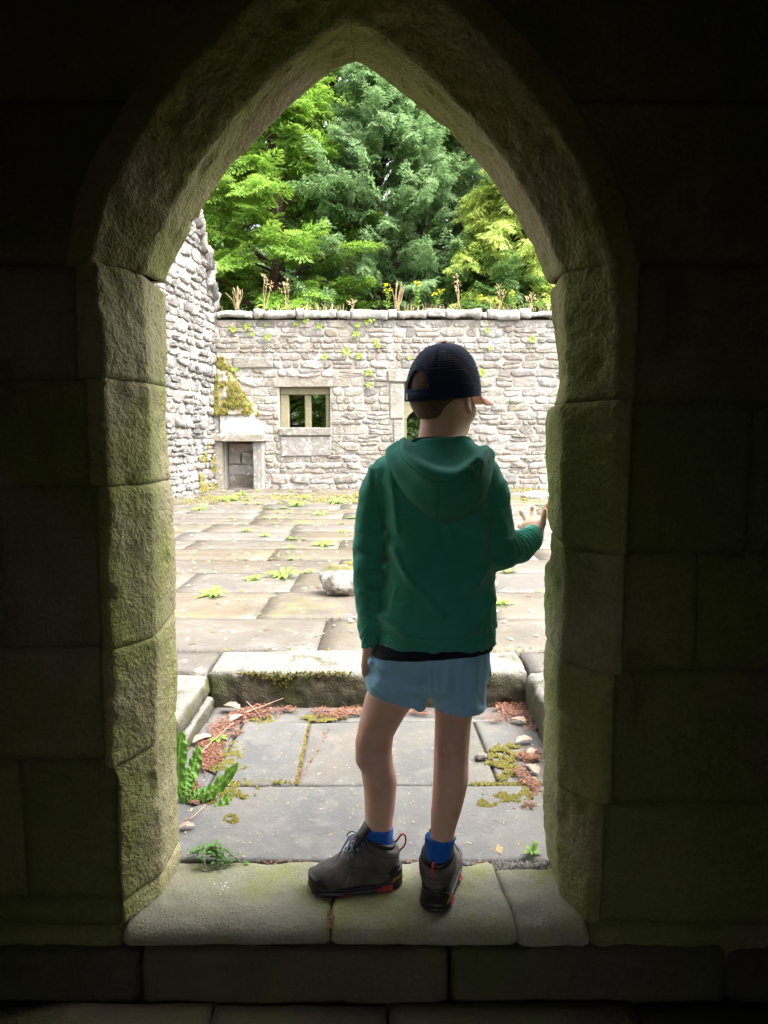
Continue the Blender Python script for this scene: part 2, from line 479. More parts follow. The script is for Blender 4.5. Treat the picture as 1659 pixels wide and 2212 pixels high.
# joints of the jamb stones: heights at the near edge of the reveal, plus the tilt of the joint over the far edge and the chamfer
LJ = [(-0.01, 0, 0), (zrow(350, 1892, Y1), 0.0, -0.01), (zrow(338, 1609, Y1), 0.022, -0.022), (zrow(335, 1377, Y1), 0.03, -0.006), (zrow(326, 1045, Y1), 0.0, 0.0), (zrow(320, 827, Y1), 0.0, 0.005), (zrow(312, 592, Y1), -0.01, 0.012)]
RJ = [(-0.01, 0, 0), (zrow(1206, 1700, Y1), 0.0, 0.0), (zrow(1209, 1425, Y1), 0.012, -0.012), (zrow(1215, 1183, Y1), 0.02, -0.004), (zrow(1212, 872, Y1), 0.0, 0.006), (zrow(1217, 590, Y1), -0.01, 0.01)]
LOUT = [-0.665, -0.665, -0.69, -0.685, -0.70, -0.715]
ROUT = [0.55, 0.565, 0.58, 0.585, 0.59]

def jamb(J, E0, E1, E2, xout, side):
    for k in range(len(J) - 1):
        (za, fa, ca), (zb, fb, cb) = J[k], J[k + 1]
        n = max(6, int((zb - za) / 0.0075))
        vs = np.linspace(0, 1, n + 1)
        def zz(v, w):                                          # w: 1 far edge, 0 near edge, -1 chamfer edge
            t0, t1 = (fa, fb) if w > 0 else (ca, cb)
            return za + abs(w) * t0 + v * (zb + abs(w) * t1 - za - abs(w) * t0)
        # sample the edges a little inside the stone, so that a step between two stones stays sharp
        def ez(z): return min(max(z, za + 0.004), zb - 0.004)
        prof = [lambda v: (E2(ez(zz(v, 1))) + side * 0.28, Y2 + 0.004, zz(v, 1)),
                lambda v: (E2(ez(zz(v, 1))), Y2, zz(v, 1)),
                lambda v: (E1(ez(zz(v, 0))), Y1, zz(v, 0)),
                lambda v: (E0(ez(zz(v, -1))), Y0, zz(v, -1)),
                lambda v: (xout[k], Y0 + 0.002, zz(v, -1))]
        G = profile_grid(prof, vs, 0.0075, 1)
        me = panel_mesh('jamb_stone', G, see=(-0.06, 1.5, 1.0), seed=10 * k + (3 if side > 0 else 0), rough=0.0045, rfreq=34, lump=0.006, recess=0.006, rim=0.010)
        door_part('jamb_stone', me)
jamb(LJ, LE0, LE1, LE2, LOUT, -1)
jamb(RJ, RE0, RE1, RE2, ROUT, 1)

# the two halves of the pointed arch
AL1 = [(312, 593), (321, 570), (340, 515), (377, 434), (439, 335), (513, 242), (575, 180), (637, 118), (699, 71), (757, 40)]
AL2 = [(361, 613), (368, 583), (399, 527), (433, 459), (470, 403), (495, 362), (526, 333), (563, 291), (613, 242), (662, 198), (712, 161), (747, 140), (761, 137)]
AR1 = [(1216, 590), (1183, 515), (1152, 446), (1109, 372), (1059, 304), (1009, 242), (947, 180), (885, 124), (836, 81), (790, 55), (757, 40)]
AR2 = [(1183, 615), (1158, 546), (1133, 502), (1090, 434), (1053, 378), (1009, 333), (978, 298), (923, 248), (885, 213), (842, 184), (790, 149), (761, 137)]
def arch_half(A1, A2, side):
    n = 120
    B1 = resample([at_y(*p, Y1) for p in A1], n); B2 = resample([at_y(*p, Y2) for p in A2], n)
    B1 = smooth1(B1, 2); B2 = smooth1(B2, 1)
    xa = at_y(759, 40, Y1)[0]
    ease = np.clip((np.linspace(0, 1, n) - 0.7) / 0.3, 0, 1) ** 2
    for B in (B1, B2):                                           # both halves end on the same upright plane, a hair into each other
        B[:, 0] += (xa - side * 0.002 - B[-1, 0]) * ease
    zap = (at_y(757, 40, Y1)[2], at_y(761, 137, Y2)[2])
    T = np.gradient(smooth1(B1, 8), axis=0); T[:, 1] = 0; T /= np.linalg.norm(T, axis=1)[:, None]
    nrm = np.stack([-T[:, 2], 0 * T[:, 0], T[:, 0]], 1) * (1 if side < 0 else -1)
    w = np.clip((np.linspace(0, 1, n) - 0.72) / 0.28, 0, 1)[:, None] ** 1.5
    up = np.array((0, 0, 1.14))
    D = nrm * (1 - w) + up * w
    D[:, 2] *= np.clip(np.linspace(0, 1, n) / 0.12, 0, 1)       # the first joint is level
    def off(B, d, y): Q = B + D * d; Q[:, 1] = y; return Q
    C = [off(B2, 0.28, Y2 + 0.004), B2, B1, off(B1, 0.105, Y0), off(B1, 0.17, Y0 + 0.002)]
    prof = [(lambda v, c=c: c[int(v)]) for c in C]
    G = profile_grid(prof, range(n), 0.0075, 1)
    door_part('arch_stone', panel_mesh('arch_stone', G, see=(-0.06, 1.5, 1.0), edges=('u0', 'u1', 'v0'), skirt=0.02, seed=90 + side, rough=0.0042, rfreq=34, lump=0.005, recess=0.006, rim=0.010))
    return B1, D
BL, DL = arch_half(AL1, AL2, -1)
BR, DR = arch_half(AR1, AR2, 1)

# plain blocks of the inner wall face beside and above the surround
def face_block(x0a, x1a, z0, z1, y=Y0 + 0.004, x0b=None, x1b=None, seed=0):
    x0b = x0a if x0b is None else x0b; x1b = x1a if x1b is None else x1b
    nu, nv = max(4, int((x1a - x0a) / 0.02)), max(4, int((z1 - z0) / 0.02))
    U, V = np.meshgrid(np.linspace(0, 1, nu), np.linspace(0, 1, nv), indexing='ij')
    S = np.stack([(x0a + (x1a - x0a) * U) * (1 - V) + (x0b + (x1b - x0b) * U) * V, np.full_like(U, y), z0 + (z1 - z0) * V], 2)
    door_part('wall_block', panel_mesh('wall_block', S, seed=seed, rough=0.005, lump=0.012, recess=0.006, rim=0.012), 'shaded_inner_stone')
for k in range(len(LJ) - 1):
    xm = -1.02 + 0.16 * math.sin(k * 2.3)
    face_block(xm, LOUT[k] - 0.004, LJ[k][0], LJ[k + 1][0], seed=200 + k); face_block(-1.80, xm, LJ[k][0] + 0.0, LJ[k + 1][0], seed=220 + k)
for k in range(len(RJ) - 1):
    xm = 0.90 + 0.15 * math.sin(k * 1.7 + 1)
    face_block(ROUT[k] + 0.004, xm, RJ[k][0], RJ[k + 1][0], seed=240 + k); face_block(xm, 1.80, RJ[k][0], RJ[k + 1][0], seed=260 + k)
for (a, b_) in ((-1.80, -1.10), (-1.09, -0.668), (0.525, 0.98), (0.99, 1.80)):
    face_block(a, b_, -0.125, LJ[0][0] - 0.004, seed=int(280 + a * 10))
def outer_x(B, D, z, d):
    Q = B + D * d; return float(np.interp(z, Q[:, 2], Q[:, 0]))
zs = [LJ[-1][0], 1.98, 2.30, 2.62]
for k in range(3):
    face_block(-1.80, outer_x(BL, DL, zs[k], 0.13), zs[k] + 0.004, zs[k + 1], Y0 + 0.022, -1.80, outer_x(BL, DL, zs[k + 1], 0.13), 300 + k)
    face_block(outer_x(BR, DR, zs[k], 0.13), 1.80, zs[k] + 0.004, zs[k + 1], Y0 + 0.022, outer_x(BR, DR, zs[k + 1], 0.13), 1.80, 310 + k)
face_block(-0.9, 0.8, 2.60, 2.80, Y0 + 0.03, seed=320)

# rubble heart of the wall behind the dressed stones
def wall_core():
    zL = np.linspace(-0.3, LJ[-1][0], 30); zR = np.linspace(RJ[-1][0], -0.3, 30)
    def opening(d, dz=0.0):
        L = [(LE1(max(z, 0)) - d, z) for z in zL]; R = [(RE1(max(z, 0)) + d, z) for z in zR]
        A = (BL + DL * d)[4:-1:3]; Bq = (BR + DR * d)[4:-1:3][::-1]
        top = [(BL[-1, 0], max(A[-1, 2], Bq[0, 2]) + 0.02)]
        return [tuple(p) for p in L] + [(p[0], p[2]) for p in A] + top + [(p[0], p[2]) for p in Bq] + [tuple(p) for p in R]
    b = Build()
    for d, ya, yb in ((0.05, 1.90, 1.985), (0.17, 1.80, 1.899)):
        I = np.array(opening(d)); n = len(I)
        O = np.array([(-6.0 if i < n * 0.36 else 6.0 if i > n * 0.64 else -6 + 12 * (i / n - 0.36) / 0.28, z if (i < n * 0.36 or i > n * 0.64) else 3.1) for i, (x, z) in enumerate(I)])
        m = len(I); k = int(n * 0.36)
        V = []
        for y in (ya, yb):
            V += [(x, y, z) for x, z in I] + [(x, y, z) for x, z in O]
        F = []
        for i in range(m - 1):
            F += [(i, i + 1, m + i + 1, m + i), (2 * m + i + 1, 2 * m + i, 3 * m + i, 3 * m + i + 1), (i + 1, i, 2 * m + i, 2 * m + i + 1), (m + i, m + i + 1, 3 * m + i + 1, 3 * m + i)]
        b.add(V, F)
    return b.mesh('wall_core', False)
door_part('wall_core', wall_core(), 'dark_mortar')

# ------------------------------------------------------------------ sill and inner floor
sill = empty('door_sill', (0, 1.87, 0))
tag(sill, 'worn stone door sill of three slabs under the standing child', 'door sill')
def sub(parent, name, me, mat):
    o = link(name, me, M[mat], parent); o.matrix_parent_inverse = parent.matrix_world.inverted() if parent.matrix_world != Matrix() else Matrix.Translation(-parent.location); return o
def bar_stone(name, parent, prof2, x0, x1, mat, axis='x', seed=0, tilt=(0, 0), step=0.012, flip=False, **kw):
    """a stone with the outline prof2 (pairs across, up) running along an axis; tilt skews its two ends"""
    n = max(4, int(abs(x1 - x0) / step)); vs = np.linspace(0, 1, n + 1)
    mid = np.mean([p[0] for p in prof2])
    def pt(v, p):
        a = (x0 + tilt[0] * (p[0] - mid)) * (1 - v) + (x1 + tilt[1] * (p[0] - mid)) * v
        return (a, p[0], p[1]) if axis == 'x' else (p[0], a, p[1])
    G = profile_grid([(lambda v, p=p: pt(v, p)) for p in prof2], vs)
    me = panel_mesh(name, G, flip=flip, seed=seed, **kw)
    return sub(parent, name, me, mat)
sp = [(2.020, -0.10), (2.018, 0.0), (1.82, 0.002), (1.775, -0.004), (1.748, -0.018), (1.736, -0.036), (1.737, -0.055), (1.760, -0.066)]
kw = dict(rough=0.0030, lump=0.0075, recess=0.006, rim=0.010, flip=True)
sx1, sx2 = at_z(714, 1980, 0)[0], at_z(1098, 1940, 0)[0]
bar_stone('sill_slab', sill, sp, -0.655, sx1 - 0.002, 'sill_stone', seed=41, tilt=(0, -0.02), **kw)
bar_stone('sill_slab', sill, sp, sx1 + 0.002, sx2 - 0.002, 'sill_stone', seed=42, tilt=(-0.02, -0.10), **kw)
sp3 = [(1.985, -0.10), (1.98, 0.004), (1.82, 0.005), (1.775, -0.003), (1.748, -0.018), (1.735, -0.036), (1.736, -0.055), (1.760, -0.066)]
bar_stone('sill_slab', sill, sp3, sx2 + 0.002, 0.515, 'sill_stone', seed=43, tilt=(-0.10, 0), **kw)
rp = [(1.80, -0.062), (1.742, -0.066), (1.730, -0.080), (1.722, -0.14), (1.716, -0.20), (1.72, -0.30)]
kw = dict(rough=0.006, lump=0.012, recess=0.015, rim=0.02, flip=True)
for k, (a, b_) in enumerate(((-1.8, -0.62), (-0.61, 0.16), (0.17, 0.86), (0.87, 1.8))):
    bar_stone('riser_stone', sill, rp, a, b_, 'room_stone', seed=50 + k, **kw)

room = []
def struct_box(name, lo, hi, mat, kind='structure'):
    bm = box_bm(*(h - l for l, h in zip(lo, hi)))
    o = link(name, bm_mesh(name, bm), M[mat]); o.location = [(l + h) / 2 for l, h in zip(lo, hi)]
    o['kind'] = kind; return o
RX0, RX1, RYB, RZ = -1.80, 1.80, -3.0, 2.78
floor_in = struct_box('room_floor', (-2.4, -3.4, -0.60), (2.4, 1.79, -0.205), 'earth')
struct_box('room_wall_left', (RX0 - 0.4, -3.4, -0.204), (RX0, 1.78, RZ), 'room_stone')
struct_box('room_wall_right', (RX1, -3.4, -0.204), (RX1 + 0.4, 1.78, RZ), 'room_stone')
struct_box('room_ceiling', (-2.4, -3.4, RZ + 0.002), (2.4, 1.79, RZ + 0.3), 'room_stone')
# unseen, added behind the viewer: cross wall and back opening to shape fill light
def wall_with_fill_opening(name, ya, yb, xa, xb, ztop):
    b = Build()
    for (x0, x1, z0, z1) in ((RX0 + 0.001, xa, -0.203, RZ - 0.001), (xb, RX1 - 0.001, -0.203, RZ - 0.001), (xa, xb, ztop, RZ - 0.001)):
        V = [(x, y, z) for x in (x0, x1) for y in (ya, yb) for z in (z0, z1)]
        b.add(V, [(0, 1, 3, 2), (4, 6, 7, 5), (0, 4, 5, 1), (2, 3, 7, 6), (0, 2, 6, 4), (1, 5, 7, 3)])
    o = link(name, b.mesh(name, False), M['room_stone']); o['kind'] = 'structure'
wall_with_fill_opening('fill_light_cross_wall', -0.95, -0.55, -0.53, 0.48, 1.95)
wall_with_fill_opening('back_wall_fill_opening', -3.4, RYB, -0.85, 0.75, 2.3)
k = 0
for yr, xs in ((1.70, (-1.79, -1.0, -0.42, 0.01, 0.62, 1.25, 1.79)), (1.25, (-1.79, -0.9, 0.2, 1.0, 1.79)), (0.65, (-1.79, -0.6, 0.5, 1.79))):
    yl = {1.70: 1.25, 1.25: 0.65, 0.65: -0.2}[yr]
    for a, b_ in zip(xs[:-1], xs[1:]):
        U, V = np.meshgrid(np.linspace(a + 0.004, b_ - 0.004, max(6, int((b_ - a) / 0.03))), np.linspace(yl + 0.004, yr - 0.004 + 0.01 * (k % 2), 14), indexing='ij')
        S = np.stack([U, V, np.full_like(U, -0.178 + 0.006 * math.sin(k * 3.1))], 2)
        link('floor_slab', panel_mesh('floor_slab', S, seed=70 + k, rough=0.003, lump=0.005, recess=0.006, rim=0.012), M['room_stone'], floor_in).matrix_parent_inverse = Matrix.Translation(-floor_in.location); k += 1

# ------------------------------------------------------------------ ground, sunk landing, kerbs, terrace
g = link('ground', mesh('ground', [(-600, -600, -0.66), (600, -600, -0.66), (600, 600, -0.66), (-600, 600, -0.66)], [(0, 1, 2, 3)]), M['ground']); g['kind'] = 'structure'
landing = struct_box('landing_bed', (-0.95, 1.99, -0.40), (0.85, 3.45, -0.022), 'earth')
def on(struct, o): o.parent = struct; o.matrix_parent_inverse = Matrix.Translation(-struct.location); return o
def slab(name, parent, x0, x1, y0, y1, z, mat, seed, cell=0.05, rough=0.0012, lump=0.0035, quad=None, rim=0.010, recess=0.006, tiltx=0.0):
    nu, nv = max(4, int((x1 - x0) / cell)), max(4, int((y1 - y0) / cell))
    U, V = np.meshgrid(np.linspace(0, 1, nu), np.linspace(0, 1, nv), indexing='ij')
    if quad is None: quad = [(x0, y0), (x1, y0), (x1, y1), (x0, y1)]
    q = np.array(quad)
    XY = ((1 - U) * (1 - V))[..., None] * q[0] + (U * (1 - V))[..., None] * q[1] + (U * V)[..., None] * q[2] + ((1 - U) * V)[..., None] * q[3]
    S = np.concatenate([XY, (z + tiltx * (XY[..., 0] - q[:, 0].mean()))[..., None]], 2)
    me = panel_mesh(name, S, seed=seed, rough=rough, rfreq=16, lump=lump, lfreq=2.5, recess=recess, rim=rim, skirt=0.06)
    o = link(name, me, M[mat]); return on(parent, o)
fine = dict(cell=0.012, rough=0.0016, lump=0.0035)
slab('paving_slab', landing, -0.77, 0.62, 2.035, 2.49, -0.004, 'flag_grey', 1, quad=[(-0.775, 2.035), (0.64, 2.03), (0.64, 2.495), (-0.775, 2.49)], **fine)
slab('paving_slab', landing, 0, 1, 0, 0.6, -0.002, 'flag_grey', 2, quad=[(-0.615, 2.50), (-0.313, 2.50), (-0.323, 3.06), (-0.60, 3.08)], **fine)
slab('paving_slab', landing, 0, 1, 0, 0.6, -0.005, 'flag_grey', 3, quad=[(-0.308, 2.500), (0.40, 2.503), (0.38, 3.10), (-0.318, 3.06)], **fine)
slab('paving_slab', landing, 0, 1, 0, 0.6, -0.010, 'flag_grey', 4, quad=[(0.412, 2.51), (0.64, 2.51), (0.645, 3.10), (0.392, 3.10)], **fine)
slab('paving_slab', landing, 0, 1, 0, 0.6, -0.012, 'flag_grey', 5, quad=[(-0.775, 2.50), (-0.627, 2.50), (-0.612, 3.08), (-0.775, 3.08)], **fine)
slab('paving_slab', landing, 0, 1, 0, 0.2, -0.013, 'flag_grey', 6, quad=[(-0.775, 3.09), (0.645, 3.11), (0.645, 3.27), (-0.775, 3.27)], **fine)

kerbs = empty('kerb', (0, 3.3, 0)); kerbs['kind'] = 'structure'
kw = dict(rough=0.005, lump=0.010, recess=0.015, rim=0.02)
kp = [(3.275, -0.06), (3.268, 0.06), (3.272, 0.125), (3.292, 0.150), (3.40, 0.163), (3.56, 0.166), (3.57, 0.10)]
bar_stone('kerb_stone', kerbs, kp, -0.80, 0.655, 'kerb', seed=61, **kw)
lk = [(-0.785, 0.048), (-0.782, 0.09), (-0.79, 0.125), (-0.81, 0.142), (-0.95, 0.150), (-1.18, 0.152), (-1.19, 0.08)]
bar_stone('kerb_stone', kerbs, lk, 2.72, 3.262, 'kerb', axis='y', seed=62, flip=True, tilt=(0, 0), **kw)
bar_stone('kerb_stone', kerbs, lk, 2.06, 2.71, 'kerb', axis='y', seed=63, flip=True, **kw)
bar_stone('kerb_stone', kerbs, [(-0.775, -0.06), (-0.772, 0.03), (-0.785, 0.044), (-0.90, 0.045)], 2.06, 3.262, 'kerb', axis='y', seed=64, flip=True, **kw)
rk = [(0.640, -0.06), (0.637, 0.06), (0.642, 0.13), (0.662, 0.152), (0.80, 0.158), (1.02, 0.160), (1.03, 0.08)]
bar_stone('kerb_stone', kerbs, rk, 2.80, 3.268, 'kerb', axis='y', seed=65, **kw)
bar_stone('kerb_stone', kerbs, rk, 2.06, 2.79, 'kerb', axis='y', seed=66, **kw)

TZ = 0.16
terrace = struct_box('terrace_bed', (-9, 3.45, -0.60), (9, 15.4, TZ - 0.028), 'earth')
tl = struct_box('terrace_bed_left', (-9, 2.03, -0.6), (-0.96, 3.449, TZ - 0.03), 'earth')
tr = struct_box('terrace_bed_right', (0.86, 2.03, -0.6), (9, 3.449, TZ - 0.03), 'earth')
k = 0
rr = random.Random(3)
yy = 3.575
rows = [0.66, 0.74, 0.72, 0.60, 0.62, 0.58, 0.66, 0.7, 0.6, 0.66, 0.62, 0.7, 0.62, 0.66, 0.6, 0.66, 0.5, 0.62]
ROWY = []
for ri, dy in enumerate(rows):
    ROWY.append(yy)
    x = -5.2 + rr.uniform(0, 0.5)
    joints = [x]
    while x < 5.2:
        x += rr.uniform(0.75, 1.65); joints.append(x)
    if ri == 0: joints = [-4.9, -3.6, -2.5, -1.35, -0.335, 0.95, 2.1, 3.4, 4.6]
    if ri == 1: joints = [-5.0, -3.9, -2.7, -1.75, -0.75, 0.62, 1.5, 2.7, 3.9, 5.1]
    y1 = min(yy + dy, 14.86)
    for a, b_ in zip(joints[:-1], joints[1:]):
        g_ = 0.0055
        s1, s2 = rr.uniform(-0.02, 0.02), rr.uniform(-0.02, 0.02)
        slab('flagstone', terrace, a, b_, yy, y1, TZ + rr.uniform(-0.005, 0.005), 'flag', 400 + k, cell=0.09 if yy < 6 else 0.16, rough=0.002, lump=0.006,
             quad=[(a + g_, yy + g_ + rr.uniform(-.006, .006)), (b_ - g_, yy + g_ + rr.uniform(-.006, .006)), (b_ - g_ + s2 * 0.3, y1 - g_), (a + g_ + s1 * 0.3, y1 - g_)], rim=0.018, recess=0.007, tiltx=rr.uniform(-0.004, 0.004))
        k += 1
    yy = y1
    if yy >= 14.85: break
for (a, b_) in ((-2.3, -1.21), (-1.20, -0.815), (0.672, 1.10), (1.11, 2.3)):
    slab('flagstone', terrace, a, b_, 3.275, 3.572, TZ - 0.003, 'flag', 760 + k, cell=0.05); k += 1
struct_box('terrace_footing', (-0.95, 3.452, -0.3), (0.85, 3.56, TZ - 0.03), 'earth')
for side, bed in ((-1, tl), (1, tr)):
    for j, (a, b_) in enumerate(((1.2, 2.2), (2.21, 3.3))):
        for (u0, u1) in ((2.06, 2.75), (2.76, 3.56)):
            xs = sorted((side * a, side * b_)); slab('flagstone', bed, xs[0], xs[1], u0, u1, TZ - 0.004, 'flag', 700 + k, cell=0.1); k += 1

# ------------------------------------------------------------------ rubble walls of the court
YW = 14.8
def WP(px, py, y=YW): p = at_y(px, py, y); return p[0], p[2]
CELL_RNG = random.Random(11)
def rubble_cells(u0, u1, v0, vtop, holes, hmin=0.07, hmax=0.21, wmin=0.10, wmax=0.50, rnd=CELL_RNG):
    """courses of stones between u0..u1, v0..vtop(u), left open over the holes"""
    cells = []; v = v0; vmax = max(vtop(u0), vtop(u1), vtop((u0 + u1) / 2))
    while v < vmax - 0.03:
        h = rnd.uniform(hmin, hmax)
        if vmax - v - h < 0.07: h = vmax - v
        u = u0 - rnd.uniform(0, 0.2)
        while u < u1:
            w = min(wmax, max(wmin, h * rnd.uniform(0.9, 3.4)))
            a, b = max(u, u0), min(u + w, u1)
            u += w
            pieces = [(a, b)]
            for (ha, hb, hv0, hv1) in holes:
                if v + h * 0.5 > hv0 and v + h * 0.5 < hv1:
                    nxt = []
                    for (p, q) in pieces:
                        if q <= ha or p >= hb: nxt.append((p, q)); continue
                        if p < ha: nxt.append((p, ha))
                        if q > hb: nxt.append((hb, q))
                    pieces = nxt
            for (p, q) in pieces:
                top = min(v + h, vtop((p + q) / 2))
                if q - p < 0.05 or top - v < 0.05: continue
                if h > 0.15 and rnd.random() < 0.34 and q - p > 0.2:
                    m = v + (top - v) * rnd.uniform(0.4, 0.6); cells += [(p, q, v, m), (p, q, m, top)]
                else:
                    cells.append((p, q, v, top))
        v += h
    return cells

def rubble_stone(c, rnd, gap=0.003, proud=(0.004, 0.026)):
    """verts (across, up, out) and faces of one rough stone, about 60 triangles"""
    a, b, v0, v1 = c; a += gap; b -= gap; v0 += gap; v1 -= gap
    cx, cv, hw, hh = (a + b) / 2, (v0 + v1) / 2, (b - a) / 2, (v1 - v0) / 2
    n = 12; e = rnd.uniform(3.0, 9.0); rot = rnd.uniform(-0.12, 0.12)
    d = rnd.uniform(*proud)
    rings = []
    jit = [rnd.uniform(0.76, 1.10) for _ in range(n)]; sk = rnd.uniform(-0.25, 0.25)
    for (s, z, jz) in ((1.0, -0.05, 0), (1.0, 0.004, 0.004), (0.93, d * 0.8, d * 0.35), (0.62, d, d * 0.45)):
        R = []
        for k in range(n):
            t = 2 * math.pi * (k + 0.5) / n
            c_, s_ = math.cos(t), math.sin(t)
            r = (abs(c_) ** e + abs(s_) ** e) ** (-1 / e) * jit[k] * s
            if s < 1: r *= rnd.uniform(0.94, 1.04)
            x, y = r * c_ * hw, r * s_ * hh
            R.append((cx + x - (rot - sk) * y, cv + y + rot * x, z + rnd.uniform(-jz, jz)))
        rings.append(R)
    V = [p for R in rings for p in R] + [(cx, cv, d * rnd.uniform(0.8, 1.2))]
    F = []
    for i in range(3):
        for k in range(n):
            a_, b_ = i * n + k, i * n + (k + 1) % n; F.append((a_, b_, b_ + n, a_ + n))
    F += [(3 * n + k, 3 * n + (k + 1) % n, 4 * n) for k in range(n)]
    return np.array(V), F

def build_rubble(parent, cells, tf, mat, key, limit=295, name='stone', proud=(0.004, 0.026)):
    """the stones that show largest are parts of their own; the rest are one part of kind stuff"""
    rnd = random.Random(5)
    order = sorted(range(len(cells)), key=lambda i: -key(cells[i]))
    rest = Build(); nrest = 0
    for r, i in enumerate(order):
        V, F = rubble_stone(cells[i], rnd, proud=proud); V = tf(V)
        if r < limit:
            on(parent, link(name, mesh(name, V, F), M[mat]))
        else:
            rest.add(V, F); nrest += 1
    if nrest:
        o = on(parent, link('small_stones', rest.mesh('small_stones'), M[mat])); o['kind'] = 'stuff'

# openings of the far wall, read off the picture: window, doorway, corner fireplace
wx0, wz1 = WP(603, 836); wx1, wz0 = WP(714, 929)
dx0, dz1 = WP(873, 826); dx1 = dx0 + 0.84; dz0 = TZ
fx0, fz1 = WP(487, 954); fx1, _ = WP(548, 1000); fz0 = TZ
wall_top = WP(800, 692)[1]; cop_top = WP(800, 667)[1]
XL, XR = WP(466, 900)[0] - 0.15, 6.2

far_wall = link('courtyard_wall', None); 
def wall_boxes():
    b = Build()
    def bx(x0, x1, z0, z1, y0=YW + 0.002, y1=YW + 0.60):
        V = [(x, y, z) for x in (x0, x1) for y in (y0, y1) for z in (z0, z1)]
        b.add(V, [(0, 1, 3, 2), (4, 6, 7, 5), (0, 4, 5, 1), (2, 3, 7, 6), (0, 2, 6, 4), (1, 5, 7, 3)])
    xs = [(XL - 0.5, fx0, None), (fx0, fx1, (fz0, fz1)), (fx1, wx0, None), (wx0, wx1, (wz0, wz1)), (wx1, dx0, None), (dx0, dx1, (dz0 - 0.3, dz1)), (dx1, XR, None)]
    for x0, x1, h in xs:
        if h is None: bx(x0, x1, -0.3, wall_top + 0.004)
        else:
            if h[0] > 0: bx(x0, x1, -0.3, h[0])
            bx(x0, x1, h[1], wall_top + 0.004)
    bx(fx0 - 0.01, fx1 + 0.01, 0.0, fz1 + 0.01, YW + 0.34, YW + 0.599)
    return b.mesh('courtyard_wall', False)
COL.objects.unlink(far_wall); bpy.data.objects.remove(far_wall)
far_wall = link('courtyard_wall', wall_boxes(), M['mortar'])
tag(far_wall, 'pale rubble stone wall with a small window across the courtyard', 'wall')
# dressed stones set into the far wall: (picture box, how far they stand out)
DRESS = [('lintel_stone', 590, 757, 817, 836, 0.03), ('panel_stone', 606, 716, 943, 985, 0.03), ('door_lintel', 838, 975, 797, 826, 0.05),
         ('quoin_stone', 842, 872, 829, 905, 0.035), ('quoin_stone', 850, 872, 907, 957, 0.035), ('quoin_stone', 840, 872, 960, 1003, 0.035), ('quoin_stone', 852, 872, 1006, 1056, 0.035),
         ('long_stone', 503, 590, 771, 795, 0.04), ('quoin_stone', 965, 1000, 829, 900, 0.035), ('quoin_stone', 965, 992, 903, 975, 0.035), ('quoin_stone', 965, 1003, 978, 1056, 0.035)]
holes = [(wx0 - 0.02, wx1 + 0.02, wz0 - 0.10, wz1), (dx0, dx1, -1, dz1), (fx0 - 0.16, fx1 + 0.22, -1, fz1 + 0.5)]
for (nm, a, b_, c, d, pr) in DRESS:
    x0, z1 = WP(a, c); x1, z0 = WP(b_, d)
    if nm == 'quoin_stone' and a > 900: x0 = dx1 + 0.004
    holes.append((x0, x1, z0, z1))
    bm = box_bm(x1 - x0 - 0.012, 0.12, z1 - z0 - 0.012, 0.018, 2)
    for v in bm.verts:
        v.co += Vector((random.uniform(-.006, .006), random.uniform(-.005, .005), random.uniform(-.006, .006)))
    o = on(far_wall, link(nm, bm_mesh(nm, bm), M['dressed']))
    o.location = ((x0 + x1) / 2, YW + 0.06 - pr, (z0 + z1) / 2)
cells = rubble_cells(XL, XR, TZ - 0.05, lambda u: wall_top, holes)
def vis_far(c):
    u = (c[0] + c[1]) / 2; inside = 1.0 if XL < u < 3.75 else 0.05
    return (c[1] - c[0]) * (c[3] - c[2]) * inside
build_rubble(far_wall, cells, lambda V: np.stack([V[:, 0], YW - V[:, 2], V[:, 1]], 1)[:, :], 'rubble', vis_far)
# coping stones on top
edges_px = [467, 548, 572, 640, 655, 727, 757, 838, 858, 921, 962, 1040, 1052, 1122, 1147, 1200, 1260, 1330, 1400, 1480]
rc = random.Random(21)
for a, b_ in zip(edges_px[:-1], edges_px[1:]):
    x0, _ = WP(a, 680); x1, _ = WP(b_, 680)
    n = max(5, int((x1 - x0) / 0.05)); hz = cop_top + rc.uniform(-0.05, 0.015)
    zb_ = wall_top + rc.uniform(0.0, 0.05); prof = [(YW + 0.66, wall_top + 0.01), (YW + 0.64, hz - 0.03), (YW + 0.3, hz + 0.02), (YW - 0.05, hz - 0.015), (YW - 0.085, hz - 0.05), (YW - 0.085, zb_ + 0.02), (YW - 0.03, zb_)]
    G = []
    for (yv, zv) in resample(prof, step=0.055):
        G.append([(x, yv, zv) for x in np.linspace(x0 + 0.006, x1 - 0.006, n)])
    on(far_wall, link('coping_stone', panel_mesh('coping_stone', G, see=(0, 0, 9), seed=int(a), rough=0.026, rfreq=11, lump=0.055, lfreq=3.2, recess=0.006, rim=0.02), M['coping']))

# mullioned window: a part of the wall with its own pieces
def piece(parent, name, lo, hi, mat, bevel=0.012):
    bm = box_bm(*(h - l for l, h in zip(lo, hi)), bevel)
    o = link(name, bm_mesh(name, bm), M[mat], parent); c = Vector([(l + h) / 2 for l, h in zip(lo, hi)])
    o.matrix_parent_inverse = Matrix.Translation(-parent.matrix_parent_inverse.inverted().to_translation()) if False else Matrix()
    o.location = c - (parent.location if parent.name.startswith('window') else Vector((0, 0, 0))); return o
yf = YW + 0.09
l0, lz1 = WP(622, 852); l1, lz0 = WP(657, 922); m1, _ = WP(671, 900); r1, _ = WP(703, 900)
head = box_bm(wx1 - wx0 - 0.004, 0.22, wz1 - lz1, 0.012)
win = on(far_wall, link('window', bm_mesh('window', head), M['window_stone']))
win.location = ((wx0 + wx1) / 2, yf + 0.11, (wz1 + lz1) / 2)
